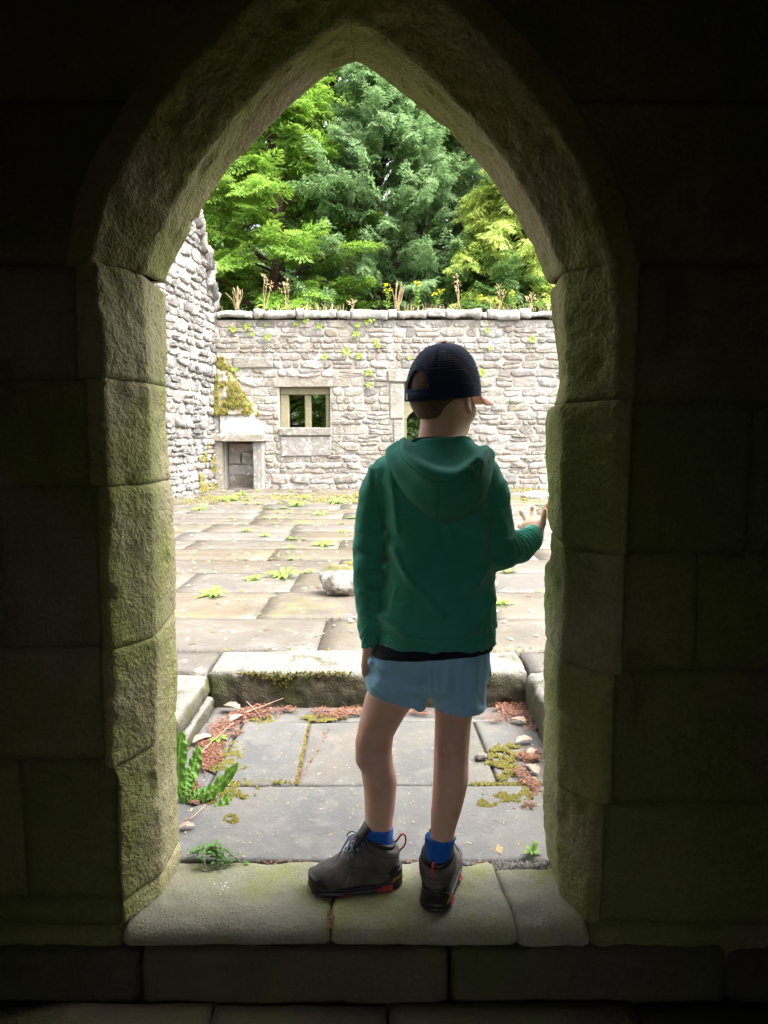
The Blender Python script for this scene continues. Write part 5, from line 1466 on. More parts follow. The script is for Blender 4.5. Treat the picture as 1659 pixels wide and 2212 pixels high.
M['yew'] = leaf_mat('yew', (0.136, 0.277, 0.040), (0.201, 0.366, 0.057), 0.9, trans=0.42, tip=(0.354, 0.496, 0.071))
M['blue_fir'] = leaf_mat('blue_fir', (0.125, 0.235, 0.080), (0.175, 0.295, 0.115), 0.9, trans=0.45, tip=(0.29, 0.42, 0.20))
M['gold_fir'] = leaf_mat('gold_fir', (0.257, 0.378, 0.068), (0.365, 0.472, 0.088), 0.9, trans=0.42, tip=(0.499, 0.553, 0.121))
M['dark_yew'] = leaf_mat('dark_yew', (0.055, 0.125, 0.030), (0.085, 0.175, 0.042), 0.8, trans=0.4, tip=(0.14, 0.23, 0.06))
M['broadleaf'] = leaf_mat('broadleaf', (0.120, 0.234, 0.048), (0.186, 0.324, 0.072), 0.7, 0.45, 0.45, tip=(0.228, 0.324, 0.072))

def leaf_quads(base, d, length, width, up):
    """diamond leaves: base point, direction, length and width for arrays of leaves"""
    side = np.cross(d, up); side /= np.linalg.norm(side, axis=1)[:, None] + 1e-9
    mid = base + d * (length * 0.45)[:, None]
    return np.stack([base, mid + side * (width / 2)[:, None], base + d * length[:, None], mid - side * (width / 2)[:, None]], 1)

def frond(kind, rng):
    """one spray of foliage along +x, about unit length: (n,4,3) leaves and a tip value for each"""
    B, D, L, Wd, T = [], [], [], [], []
    if kind == 'needle' or kind == 'droop':
        nt_ = 15
        for i in range(nt_):
            t = (i + 0.6) / nt_
            for sgn in (-1, 1):
                tl = (0.46 * (1 - t) ** 0.8 + 0.10) * rng.uniform(0.75, 1.15)
                an = math.radians(rng.uniform(38, 60)); dr = -0.10 if kind == 'needle' else -0.55
                dv = np.array((math.cos(an), sgn * math.sin(an), dr + rng.uniform(-.15, .15))); dv /= np.linalg.norm(dv)
                p0 = np.array((t, 0, -0.06 * t * t))
                m = 4 if tl > 0.25 else 3
                for j in range(m):
                    q = (j + 0.2) / m; p = p0 + dv * tl * q + (0, 0, -0.05 * q * q)
                    dd = dv + rng.normal(0, 0.30, 3); dd /= np.linalg.norm(dd)
                    B.append(p); D.append(dd); L.append(tl / m * rng.uniform(1.3, 1.9) + 0.03); Wd.append(rng.uniform(0.030, 0.052)); T.append(0.25 * t + 0.65 * q)
    else:
        for i in range(46):
            t = rng.uniform(0.05, 1.0); r = rng.uniform(0, 0.33) * (1.15 - 0.5 * t); a = rng.uniform(0, 2 * math.pi)
            p = np.array((t, r * math.cos(a), 0.6 * r * math.sin(a) - 0.1 * t * t)); dd = np.array((rng.normal(.5, .5), rng.normal(0, .6), rng.normal(-.35, .4))); dd /= np.linalg.norm(dd)
            B.append(p); D.append(dd); L.append(rng.uniform(.13, .22)); Wd.append(rng.uniform(.09, .15)); T.append(rng.uniform(0, .8))
    B, D, L, Wd, T = map(np.array, (B, D, L, Wd, T))
    up = np.tile(np.array((0, 0, 1.0)), (len(B), 1)) + rng.normal(0, 0.35, (len(B), 3))
    return leaf_quads(B, D, L, Wd, up), T

def rot_frames(d, roll):
    d = d / (np.linalg.norm(d, axis=1)[:, None] + 1e-9)
    s = np.cross(np.array((0, 0, 1.0)), d); s /= np.linalg.norm(s, axis=1)[:, None] + 1e-6
    u = np.cross(d, s)
    c, sn = np.cos(roll)[:, None], np.sin(roll)[:, None]
    return np.stack([d, s * c + u * sn, u * c - s * sn], 1)            # rows are the local axes

def foliage_mesh(name, pos, dirs, scale, roll, kind, rng, variants=5):
    Q, S = [], []
    pick = rng.integers(0, variants, len(pos)); fr = rot_frames(dirs, roll)
    for v in range(variants):
        L, T = frond(kind, rng); m = pick == v
        if not m.any(): continue
        P = np.einsum('lka,nab->nlkb', L, fr[m] * scale[m][:, None, None]) + pos[m][:, None, None, :]
        Q.append(P.reshape(-1, 3)); S.append(np.repeat((T[None, :] * rng.uniform(0.3, 1.0, m.sum())[:, None]).reshape(-1), 4))
    V = np.vstack(Q); S = np.concatenate(S)
    n = len(V) // 4; F = np.arange(n * 4).reshape(n, 4)
    me = bpy.data.meshes.new(name)
    me.vertices.add(len(V)); me.vertices.foreach_set('co', V.astype(np.float32).ravel())
    me.loops.add(n * 4); me.loops.foreach_set('vertex_index', F.ravel().astype(np.int32))
    me.polygons.add(n); me.polygons.foreach_set('loop_start', np.arange(0, n * 4, 4, dtype=np.int32)); me.polygons.foreach_set('loop_total', np.full(n, 4, np.int32))
    me.update(calc_edges=True)
    a = me.attributes.new('shade', 'FLOAT', 'POINT'); a.data.foreach_set('value', S.astype(np.float32))
    return me

def tree(name, label, px, Y, H, R, z0, kind, mat, nb, per, fl, seed, rise=0.35, droop=0.5, shape='cone', trunk_r=0.22, front=0.75, group='trees beyond the courtyard wall'):
    rng = np.random.default_rng(seed)
    x = (px - PW / 2) / FPX * Y * 0.985
    root = empty(name, (x, Y, 0.05)); tag(root, label, 'tree', group)
    base = np.array((x, Y, 0.05)); pos, dirs, wood = [], [], Build()
    trunk = [base + (0.10 * math.sin(k * 1.3 + seed), 0.08 * math.cos(k * 1.7 + seed), H * 0.97 * k / 9) for k in range(10)]; trunk[0] = base.copy()
    V, F = tube(catmull(trunk, 30), np.linspace(trunk_r, 0.03, 30), 10); wood.add(V, F)
    for b in range(nb):
        hz = z0 + (H - z0) * ((b + rng.uniform(0, 1)) / nb) ** 0.9
        q = (hz - z0) / (H - z0)
        prof = {'cone': (1 - q) ** 0.75 * (0.55 + 0.45 * min(1, q / 0.12)), 'round': math.sqrt(max(0.03, 1 - (1.75 * q - 0.75) ** 2)), 'column': (1 - q ** 2.2) * (0.7 + 0.3 * min(1, q / 0.2))}[shape]
        az = rng.uniform(-math.pi, math.pi)
        if rng.uniform() < front: az = -math.pi / 2 + rng.uniform(-1.6, 1.6)
        L = R * max(0.12, prof) * rng.uniform(0.72, 1.12)
        el = rise * rng.uniform(0.5, 1.5)
        d0 = np.array((math.cos(az), math.sin(az), 0))
        P = [base + np.array((0, 0, hz)) + d0 * (L * t) + np.array((0, 0, L * (el * t - droop * t * t * 0.8 + 0.12 * droop * t ** 4))) + rng.normal(0, 0.03 * L, 3) * (t > 0) for t in np.linspace(0, 1, 7)]
        P = catmull(P, 24)
        V, F = tube(P[::2], np.linspace(0.02 + 0.012 * L, 0.006, len(P[::2])), 5, False); wood.add(V, F)
        for k in range(per):
            t = 0.30 + 0.70 * (k + rng.uniform(0, 1)) / per
            i = min(22, int(t * 23)); tan = P[i + 1] - P[i]; tan /= np.linalg.norm(tan)
            yaw = rng.uniform(-1.15, 1.15) * (1.15 - 0.75 * t)
            c, s = math.cos(yaw), math.sin(yaw)
            dd = np.array((tan[0] * c - tan[1] * s, tan[0] * s + tan[1] * c, tan[2] + rng.normal(-0.05, 0.16)))
            if kind == 'droop': dd[2] -= 0.25
            pos.append(P[i] + rng.normal(0, 0.05, 3)); dirs.append(dd)
    pos, dirs = np.array(pos), np.array(dirs); n = len(pos)
    scale = fl * rng.uniform(0.65, 1.2, n)
    me = foliage_mesh('crown', pos, dirs, scale, rng.normal(0, 0.35, n), kind, rng)
    for nm, m_, mt in (('trunk', wood.mesh('trunk'), 'bark'), ('crown', me, mat)):
        o = link(nm, m_, M[mt], root); o.matrix_parent_inverse = Matrix.Translation(-root.location)
    return root
tree('yew_tree', 'broad bright yellow-green yew beyond the wall, above the small window', 600, 18.2, 10.6, 3.2, 1.2, 'needle', 'yew', 150, 15, 0.60, 1, 0.5, 0.55, 'cone', 0.34)
tree('conifer_tree', 'blue-green feathery conifer in the middle of the trees', 825, 18.6, 10.2, 2.6, 1.0, 'droop', 'blue_fir', 150, 14, 0.58, 2, 0.75, 0.35, 'column', 0.2)
tree('conifer_tree', 'golden yellow-green drooping conifer beside the archway edge', 1100, 17.2, 8.4, 2.4, 1.2, 'droop', 'gold_fir', 105, 14, 0.55, 3, 0.45, 0.7, 'cone', 0.18)
tree('conifer_tree', 'blue-green conifer behind the golden one', 985, 19.6, 10.8, 2.7, 1.2, 'droop', 'blue_fir', 120, 13, 0.62, 4, 0.6, 0.4, 'column', 0.22)
tree('yew_tree', 'low dark green yew just above the wall coping under the golden conifer', 1050, 16.9, 4.9, 1.7, 0.6, 'needle', 'dark_yew', 60, 12, 0.5, 5, 0.5, 0.5, 'round', 0.2)
tree('yew_tree', 'tall dark yew standing behind the bright yew', 505, 22.0, 13.0, 3.2, 1.5, 'needle', 'yew', 90, 13, 0.85, 6, 0.5, 0.5, 'cone', 0.35)
tree('broadleaf_tree', 'tall pale broadleaf tree with sky showing through, behind the conifers', 800, 24.0, 17.5, 4.4, 4.0, 'leaf', 'broadleaf', 150, 16, 0.95, 7, 0.6, 0.25, 'round', 0.32)
tree('broadleaf_tree', 'broadleaf tree behind the golden conifer by the archway edge', 1100, 24.0, 14.5, 3.8, 3.5, 'leaf', 'broadleaf', 80, 13, 0.9, 8, 0.6, 0.25, 'round', 0.3)
tree('yew_tree', 'dark yew beyond the wall hidden behind the archway stones', 1290, 19.5, 9.0, 2.6, 1.0, 'needle', 'dark_yew', 45, 11, 0.8, 9, 0.5, 0.5, 'cone', 0.3)
tree('yew_tree', 'dark yew beyond the broken side wall', 330, 19.5, 9.5, 2.8, 1.0, 'needle', 'dark_yew', 45, 11, 0.8, 10, 0.5, 0.5, 'cone', 0.3)
# the wood farther back reads as one mass
rng = np.random.default_rng(50); nq = 2600
pos = np.stack([rng.uniform(-26, 26, nq), rng.uniform(30, 36, nq), rng.uniform(0.1, 1, nq) ** 0.8 * 9.5], 1)
o = link('distant_wood', foliage_mesh('distant_wood', pos, np.stack([rng.normal(0, 1, nq), rng.uniform(-1, .2, nq), rng.normal(-.2, .3, nq)], 1), rng.uniform(1.2, 2.2, nq), rng.normal(0, .5, nq), 'leaf', rng), M['dark_yew'])
tag(o, 'dark wood farther back behind the trees', kind='stuff')

# ------------------------------------------------------------------ plants on and by the walls
M['weed'] = leaf_mat('weed', (0.13, 0.25, 0.035), (0.19, 0.33, 0.05), 9, 0.5, 0.35, 0.2, (0.26, 0.40, 0.09))
M['fern'] = leaf_mat('fern', (0.17, 0.26, 0.035), (0.24, 0.33, 0.05), 9, 0.5, 0.35, 0.2, (0.33, 0.40, 0.07))
M['dock'] = leaf_mat('dock', (0.075, 0.19, 0.018), (0.11, 0.25, 0.028), 26, 0.38, 0.35, 0.35, (0.26, 0.40, 0.12))
M['creeper'] = leaf_mat('creeper', (0.07, 0.17, 0.035), (0.11, 0.23, 0.06), 22, 0.4, 0.3, 0.2, (0.15, 0.28, 0.09))
M['dry'] = leaf_mat('dry', (0.42, 0.31, 0.15), (0.52, 0.40, 0.22), 9, 0.8, 0.25, 0.25, (0.55, 0.40, 0.26))
M['flower'] = leaf_mat('flower', (0.78, 0.60, 0.02), (0.85, 0.68, 0.03), 9, 0.6, 0.2, 0.1, (0.9, 0.72, 0.05))
M['moss'] = leaf_mat('moss', (0.085, 0.084, 0.018), (0.135, 0.122, 0.025), 12, 0.95, 0.15, 0.4, (0.185, 0.165, 0.038))
M['litter'] = leaf_mat('litter', (0.11, 0.040, 0.025), (0.20, 0.075, 0.045), 40, 0.85, 0.1, 0.4, (0.30, 0.17, 0.11))
M['dead_leaf'] = leaf_mat('dead_leaf', (0.30, 0.19, 0.13), (0.38, 0.26, 0.19), 30, 0.6, 0.15, 0.2, (0.42, 0.30, 0.24))
M['twig'] = plain_mat('twig', (0.30, 0.20, 0.15), 0.8, 0.3, 60, 0.3)
M['pebble'] = stone_mat('pebble', (0.25, 0.23, 0.20), (0.18, 0.165, 0.15), (0.32, 0.30, 0.27), 30, 0.6, 0.003, 0.8, 0.3, pit=300)
M['white_spot'] = plain_mat('white_spot', (0.66, 0.66, 0.62), 0.8, 0.3, 90, 0.15)

def blade(path, w, curl=0.0, n=5, up=(0, 0, 1)):
    """a leaf along a path: widths w along it, n points across, edges curled; returns verts, faces"""
    P = np.asarray(path, float); k = len(P); w = np.broadcast_to(np.asarray(w, float), (k,))
    T = np.gradient(P, axis=0); T /= np.linalg.norm(T, axis=1)[:, None] + 1e-9
    S = np.cross(T, np.array(up, float)); S /= np.linalg.norm(S, axis=1)[:, None] + 1e-9; U = np.cross(S, T)
    c = np.linspace(-1, 1, n)
    G = P[:, None] + S[:, None] * (w[:, None] / 2 * c[None, :])[..., None] + U[:, None] * (curl * w[:, None] * c[None, :] ** 2)[..., None]
    return G.reshape(-1, 3), grid_faces(k, n).tolist()
def plant_mesh(name, b, shade=0.3):
    me = b.mesh(name); a = me.attributes.new('shade', 'FLOAT', 'POINT'); a.data.foreach_set('value', np.random.default_rng(3).uniform(0, shade * 2, len(me.vertices)).astype(np.float32)); return me
def plant_root(name, loc, label, cat, group=None):
    o = empty(name, tuple(loc)); return tag(o, label, cat, group)
def add(root, name, me, mat):
    o = link(name, me, M[mat], root); o.matrix_parent_inverse = Matrix.Translation(-Vector(root.location)); return o

rw = random.Random(77)
def tall_weed(px, top_py, kind, label, Y=None, group='plants growing along the wall top'):
    Y = Y or YW + rw.uniform(0.0, 0.3); b0 = np.array((at_y(px, 668, Y)[0], Y, cop_top - 0.01)); top = at_y(px + rw.uniform(-6, 6), top_py, Y)
    stem, leaf, head = Build(), Build(), Build()
    h = top[2] - b0[2]
    ns = {'ragwort': 2, 'dry': 3, 'grass': 12}[kind]
    for s in range(ns):
        tp = top + (rw.uniform(-.1, .1) * (1 if kind != 'grass' else 2.2), rw.uniform(-.06, .06), -rw.uniform(0, .3) * h)
        P = catmull([b0 + (rw.uniform(-.04, .04), 0, 0), (b0 + tp) / 2 + (rw.uniform(-.04, .04), 0, .05 * h), tp], 9)
        V, F = tube(P, np.linspace(.007, .003, 9), 4); stem.add(V, F)
        if kind == 'ragwort':
            for i in range(1, 9):
                for q in range(2):
                    a = rw.uniform(0, 6.28); L = .13 * (1.1 - i / 10)
                    e = P[i] + (math.cos(a) * L, math.sin(a) * L, L * .4); V, F = blade([P[i], (P[i] + e) / 2 + (0, 0, .015), e], [.012, .05, .01], 0, 3); leaf.add(V, F)
        if kind != 'grass':
            for i in range(7 if kind == 'ragwort' else 9):
                a = rw.uniform(0, 6.28); r = rw.uniform(0, .08); e = tp + (math.cos(a) * r, math.sin(a) * r, rw.uniform(-.05, .03) if kind == 'ragwort' else -rw.uniform(0, .5) * h * 0.6)
                if kind == 'ragwort':
                    th = np.linspace(0, 6.283, 8, endpoint=False); V = [tuple(e + (0, 0, .012))] + [tuple(e + (.021 * math.cos(t), .021 * math.sin(t), 0)) for t in th]
                    head.add(V, [(0, 1 + k, 1 + (k + 1) % 8) for k in range(8)])
                else:
                    V, F = blade([e, e + (math.cos(a) * .035, math.sin(a) * .035, .03)], [.03, .006], 0, 3); head.add(V, F)
        else:
            V, F = blade([P[6], P[7], tp], [.012, .03, .004], 0, 3); head.add(V, F)
    nm = {'ragwort': 'ragwort_plant', 'dry': 'dry_stalk', 'grass': 'grass_tuft'}[kind]
    r = plant_root(nm, b0, label, 'plant', group)
    add(r, 'stem', plant_mesh('stem', stem), 'weed' if kind == 'ragwort' else 'dry')
    if leaf.n: add(r, 'leaves', plant_mesh('leaves', leaf), 'weed')['kind'] = 'stuff'
    add(r, 'flower_head' if kind != 'grass' else 'seed_heads', plant_mesh('heads', head), 'flower' if kind == 'ragwort' else 'dry')['kind'] = 'stuff'
tall_weed(838, 612, 'ragwort', 'yellow flowered ragwort leaning beside the pale grass on the wall top')
tall_weed(858, 606, 'grass', 'pale dry grass tuft leaning outwards beside the ragwort on the wall top')
tall_weed(899, 594, 'ragwort', 'tallest yellow ragwort on the wall top, straight above the cap')
tall_weed(946, 622, 'ragwort', 'short yellow ragwort on the wall top to the right of the tallest one')
tall_weed(991, 588, 'dry', 'tall brown seeded stalk on the wall top between two ragworts')
tall_weed(1022, 640, 'ragwort', 'smallest yellow ragwort on the wall top, low against the coping')
tall_weed(1078, 606, 'dry', 'thin brown seeded stalk on the wall top, second from the archway')
tall_weed(1110, 630, 'ragwort', 'yellow ragwort on the wall top nearest the right edge of the arch')
tall_weed(1150, 630, 'dry', 'brown seeded stalk on the wall top nearest the right jamb')
tall_weed(617, 596, 'dry', 'brown seeded stalk on the wall top above the little window')
tall_weed(570, 590, 'dry', 'brown seeded stalk on the wall top between window and broken wall')
tall_weed(512, 618, 'grass', 'pale dry grass tuft on the wall top next to the broken side wall')
tall_weed(762, 645, 'dry', 'short brown stalk alone on the middle of the wall top')

gb = Build()
for i in range(420):
    x = rw.uniform(WP(470, 668)[0], WP(1200, 668)[0]); y = YW + rw.uniform(-0.05, 0.5)
    if vnoise(np.array([[x, 0, 0]]), 1.7, 5)[0] < -0.15: continue
    b0 = np.array((x, y, cop_top - 0.02)); h = rw.uniform(.05, .20); e = b0 + (rw.uniform(-.08, .08), rw.uniform(-.05, .05), h)
    V, F = blade([b0, (b0 + e) / 2 + (0, 0, .02), e], [.008, .010, .002], 0, 3); gb.add(V, F)
o = link('wall_top_grass', plant_mesh('wall_top_grass', gb, .5), M['dry']); tag(o, 'short dry grass growing along the wall coping', kind='stuff')
def rosette(name, loc, r, nl, mat, label, cat, group, normal=(0, 0, 1), lift=0.5, toothed=True, seed=0, into=None):
    rr_ = random.Random(seed); b = into or Build(); nrm = np.array(normal, float); nrm /= np.linalg.norm(nrm)
    t1 = np.cross(nrm, (0.3, 0.9, 0.2)); t1 /= np.linalg.norm(t1); t2 = np.cross(nrm, t1); loc = np.asarray(loc, float)
    for i in range(nl):
        a = 6.283 * (i + rr_.uniform(-.3, .3)) / nl; L = r * rr_.uniform(.6, 1.1); d = t1 * math.cos(a) + t2 * math.sin(a); lf = lift * rr_.uniform(.3, 1.3)
        P = catmull([loc, loc + d * L * .5 + nrm * L * lf * .6, loc + d * L + nrm * L * lf * .45], 9)
        w = L * .30 * np.array([.25, .5, .8, .7, 1.0, .85, 1.0, .6, .1]) if toothed else L * .42 * np.array([.2, .6, .9, 1, 1, .95, .8, .5, .08])
        V, F = blade(P, w, .12, 3, nrm); b.add(V, F)
    if into is not None: return
    r_ = plant_root(name, loc, label, cat, group)
    add(r_, 'leaves', plant_mesh('leaves', b), mat)['kind'] = 'stuff'
ORD = 'first second third fourth fifth sixth seventh eighth ninth tenth eleventh twelfth thirteenth fourteenth fifteenth sixteenth'.split()
fpx = [(545, 722), (575, 702), (578, 728), (533, 706), (503, 712), (660, 694), (772, 702), (770, 722), (790, 696), (802, 690), (816, 748), (812, 738), (748, 760), (776, 770), (795, 806), (797, 832), (885, 774), (700, 772), (1052, 714), (1058, 752), (1040, 806), (506, 797), (640, 700), (1150, 735), (1010, 764), (690, 705)]
for i, (px, py) in enumerate(fpx):
    p = at_y(px, py, YW - 0.04)
    band = 0 if py < 730 else 1 if py < 768 else 2
    rank = sorted(q[0] for q in fpx if (0 if q[1] < 730 else 1 if q[1] < 768 else 2) == band).index(px)
    where = ('just under the coping', 'a little below the coping', 'lower on the rubble wall')[band]
    rosette('wall_fern', p, rw.uniform(.06, .11), 11, 'fern', f'green fern tuft {where}, {ORD[rank]} from the side wall', 'fern', 'small ferns on the courtyard wall', (0, -1, 0.45), .35, True, 100 + i)

WEED = [(612, 1246, .15, 'largest green weed rosette on the terrace, left of the mossy boulder'), (460, 1288, .11, 'flat green weed on the near terrace flags beside the left jamb'), (545, 1252, .08, 'small upright weed next to the largest rosette on the terrace'),
        (700, 1178, .13, 'green weed in the terrace joint beyond the mossy boulder'), (740, 1150, .09, 'weed on the terrace just left of the hoodie sleeve'), (640, 1094, .20, 'bushy weed on the far terrace below the little window'), (728, 1087, .19, 'bushy weed on the far terrace left of the green hoodie'),
        (572, 1158, .08, 'tiny weed in the middle distance of the terrace, below the fireplace'), (493, 1082, .22, 'bushy weed on the terrace in front of the fireplace hearth'), (432, 1102, .16, 'low weed on the terrace at the foot of the side wall'), (690, 1112, .11, 'small weed on the terrace between the two bushy far weeds'),
        (765, 1052, .22, 'green weed at the foot of the far wall beside the shoulder'), (1084, 1306, .09, 'small weed on the terrace right of the hoodie hem'), (1096, 1190, .07, 'tiny weed on the terrace below the raised sleeve'), (520, 1070, .18, 'weed growing close against the right fireplace jamb'), (655, 1075, .16, 'weed at the foot of the wall under the window panel')]
for i, (px, py, r, lab) in enumerate(WEED):
    rosette('terrace_weed', at_z(px, py, TZ), r, 11, 'weed', lab, 'weed', 'weeds on the terrace', (0, -0.1, 1), .55, True, 300 + i)
tiny = Build()
for i in range(90):
    yv = 5.2 + 9.4 * rw.random() ** 0.8; xv = rw.uniform(-0.22 * yv, 0.22 * yv)
    rosette('tiny_weed', (xv, ROWY[min(range(len(ROWY)), key=lambda q: abs(ROWY[q] - yv))] + rw.uniform(-.03, .03), TZ), rw.uniform(.03, .08), 8, 'weed', '', '', None, (0, 0, 1), .6, True, 500 + i, tiny)
o = link('seedlings', plant_mesh('seedlings', tiny), M['weed']); tag(o, 'tiny green seedlings in the joints of the terrace flags', kind='stuff')
rosette('landing_weed', at_z(1150, 1846, 0.0), .035, 9, 'weed', 'little bright green weed at the foot of the right jamb', 'weed', None, (0, 0, 1), 1.0, False, 401)
rosette('landing_weed', at_z(770 * 0 + 630, 1470 + 0, 0.0) * 0 + at_z(470, 1600, 0.0), .05, 8, 'weed', 'small weed in the leaf litter by the left kerb', 'weed', None, (0, 0, 1), .5, False, 402)

# big dock plant by the left jamb: each crinkled leaf is a part
dock = plant_root('dock_plant', at_z(393, 1748, 0), 'dock plant with long crinkled green leaves at the left jamb', 'plant')
DOCK = [([(392, 1746, 2.355), (386, 1690, 2.37), (387, 1630, 2.38), (393, 1578, 2.40)], .050), ([(394, 1744, 2.355), (404, 1702, 2.40), (419, 1655, 2.45), (429, 1609, 2.48)], .044),
        ([(396, 1746, 2.355), (430, 1722, 2.36), (470, 1698, 2.38), (515, 1648, 2.40)], .046), ([(396, 1748, 2.355), (430, 1768, 2.31), (470, 1752, 2.33), (496, 1712, 2.37)], .042),
        ([(394, 1748, 2.355), (410, 1728, 2.36), (430, 1712, 2.38), (452, 1708, 2.41)], .036), ([(393, 1746, 2.355), (400, 1715, 2.37), (404, 1690, 2.40), (402, 1664, 2.43)], .034), ([(395, 1750, 2.35), (412, 1762, 2.32), (432, 1762, 2.31), (450, 1770, 2.29)], .030)]
for j, (pts, w) in enumerate(DOCK):
    nl, na = 64, 13
    P = catmull([at_y(*p) for p in pts], nl); prof = np.array([.10, .14, .22, .38, .60, .82, .95, 1, .95, 1.0, .92, .78, .55, .10])
    tt = np.linspace(0, 1, nl)
    w_ = w * np.interp(tt, np.linspace(0, 1, 14), prof) * (1 + 0.10 * np.sin(tt * 34 + j) + 0.06 * np.sin(tt * 71 + 2 * j))
    V, F = blade(P, w_, -.16, na, (0.1, -0.75, 0.65))
    c = np.tile(np.linspace(-1, 1, na), nl); t_ = np.repeat(tt, na)
    ruffle = 0.0075 * np.abs(c) ** 1.5 * np.sin(t_ * 46 + 3 * c + j) + 0.0028 * np.cos(t_ * 95 - 14 * np.abs(c)) * (1 - np.abs(c)) ** 0.5 * (np.abs(c) > .08)
    V = V + ruffle[:, None] * np.array((0.1, -0.6, 0.75)) * np.clip(w_ / w, 0, 1).repeat(na)[:, None] + 0.0025 * np.stack([fbm(V, 45, 2, 3 + j), fbm(V, 45, 2, 9 + j), fbm(V, 50, 2, 5 + j)], 1)
    me = mesh('leaf', V, F); sh = np.exp(-(c / 0.10) ** 2) * 0.9 + 0.18 * (np.cos(t_ * 95 - 14 * np.abs(c)) > 0.75)
    at_ = me.attributes.new('shade', 'FLOAT', 'POINT'); at_.data.foreach_set('value', sh.astype(np.float32)); add(dock, 'leaf', me, 'dock')
# trailing plant over the left end of the sill
cr = plant_root('trailing_plant', at_z(430, 1850, 0), 'trailing plant with small dark leaves over the sill joint by the left jamb', 'plant')
sb, lb = Build(), Build()
for s in range(9):
    p0 = at_z(rw.uniform(402, 470), 1846, 0.0); p1 = at_z(rw.uniform(430, 528), rw.uniform(1848, 1880), 0.004); m = (p0 + p1) / 2 + (0, -0.01, rw.uniform(.025, .05)); P = catmull([p0, m, p1], 12)
    V, F = tube(P, .0011, 5); sb.add(V, F)
    for i in range(2, 12):
        for q in range(2):
            a = rw.uniform(0, 6.28); L = rw.uniform(.012, .022); d = np.array((math.cos(a), math.sin(a), rw.uniform(.0, .5))); e = P[i] + d * L
            V, F = blade([P[i] + d * .002, (P[i] + e) / 2 + (0, 0, .002), P[i] + d * L * .8, e], [.001, L * .62, L * .42, .0008], .1, 3); lb.add(V, F)
add(cr, 'stem', plant_mesh('stem', sb), 'twig'); add(cr, 'leaves', plant_mesh('leaves', lb), 'creeper')['kind'] = 'stuff'

# ------------------------------------------------------------------ moss, litter, leaves, loose stones
def scatter(regions, n, rng, mask_freq=9, thr=0.0, z=0.0):
    """points inside picture-drawn patches on the level z, thinned by noise: (px, py, rx, ry) ellipses"""
    wts = np.array([r[2] * r[3] for r in regions], float); wts = wts / wts.sum(); reg = np.array(regions, float)
    m = n * 8; k = rng.choice(len(reg), m, p=wts); a = rng.uniform(0, 2 * math.pi, m); q = np.sqrt(rng.uniform(0, 1, m))
    P = np.array([at_z(x, y, z) for x, y in zip(reg[k, 0] + reg[k, 2] * q * np.cos(a), reg[k, 1] + reg[k, 3] * q * np.sin(a))])
    fl = P * np.array((1, 1, 0))
    keep = fbm(fl, mask_freq, 3, 4) * 0.9 + (1 - q) * 0.55 > thr + rng.uniform(0, .45, m)
    return P[keep][:n]
def bits_mesh(name, pos, L, W, rng, flat=0.25, tilt=0.35):
    n = len(pos); a = rng.uniform(0, 2 * math.pi, n); d = np.stack([np.cos(a), np.sin(a), rng.normal(0, tilt, n) * .5], 1); s = np.stack([-np.sin(a), np.cos(a), rng.normal(0, tilt, n)], 1)
    l, w = rng.uniform(*L, n)[:, None], rng.uniform(*W, n)[:, None]
    V = np.stack([pos - d * l / 2, pos + s * w / 2, pos + d * l / 2 + (0, 0, .002), pos - s * w / 2 + (0, 0, .001)], 1)
    me = mesh_np(name, V.reshape(-1, 3), np.arange(n * 4).reshape(n, 4), False)
    at = me.attributes.new('shade', 'FLOAT', 'POINT'); at.data.foreach_set('value', np.repeat(rng.uniform(0, 1, n) ** 2, 4).astype(np.float32)); return me
def tuft_mesh(name, pos, H, R, rng, nrm=None):
    n = len(pos); h, r = rng.uniform(*H, n)[:, None], rng.uniform(*R, n)[:, None]; a = rng.uniform(0, 6.28, n)
    if nrm is None: nrm = np.tile((0, 0, 1.0), (n, 1))
    t = np.cross(nrm, (0.31, 0.87, 0.4)); t /= np.linalg.norm(t, axis=1)[:, None]; u = np.cross(nrm, t)
    V = [pos + r * (np.cos(a + k * 2.094)[:, None] * t + np.sin(a + k * 2.094)[:, None] * u) - nrm * 0.002 for k in range(3)] + [pos + nrm * h + rng.normal(0, .3, (n, 3)) * r]
    V = np.stack(V, 1); i = np.arange(n)[:, None] * 4
    F = np.concatenate([i + (0, 1, 3), i + (1, 2, 3), i + (2, 0, 3)])
    me = mesh_np(name, V.reshape(-1, 3), F, True)
    at = me.attributes.new('shade', 'FLOAT', 'POINT'); at.data.foreach_set('value', np.tile((0, 0, 0, .9), n).astype(np.float32)); return me
rng = np.random.default_rng(12)
mp = scatter([(480, 1640, 55, 50), (515, 1705, 45, 24), (470, 1720, 50, 20), (500, 1770, 16, 10), (1080, 1640, 45, 45), (1110, 1612, 40, 20), (1110, 1715, 75, 22), (1050, 1735, 28, 10), (1130, 1750, 30, 12), (560, 1555, 60, 10), (700, 1550, 50, 9), (600, 1688, 60, 4)], 17000, rng, 11, 0.12, -0.003)
mp = mp[fbm(mp, 42, 2, 31) > -0.06]
line = [(640, 1690, 665, 1560), (520, 1690, 650, 1691), (1015, 1693, 1170, 1695)]
extra = [at_z(a + (c - a) * t + rng.normal(0, 2.5), b_ + (d - b_) * t + rng.normal(0, 1.5), -0.008) for (a, b_, c, d) in line for t in rng.uniform(0, 1, 420)]
o = link('landing_moss', tuft_mesh('landing_moss', np.vstack([mp, extra]), (.003, .008), (.0028, .006), rng), M['moss']); tag(o, 'yellow-green moss patches on the landing slabs', kind='stuff')
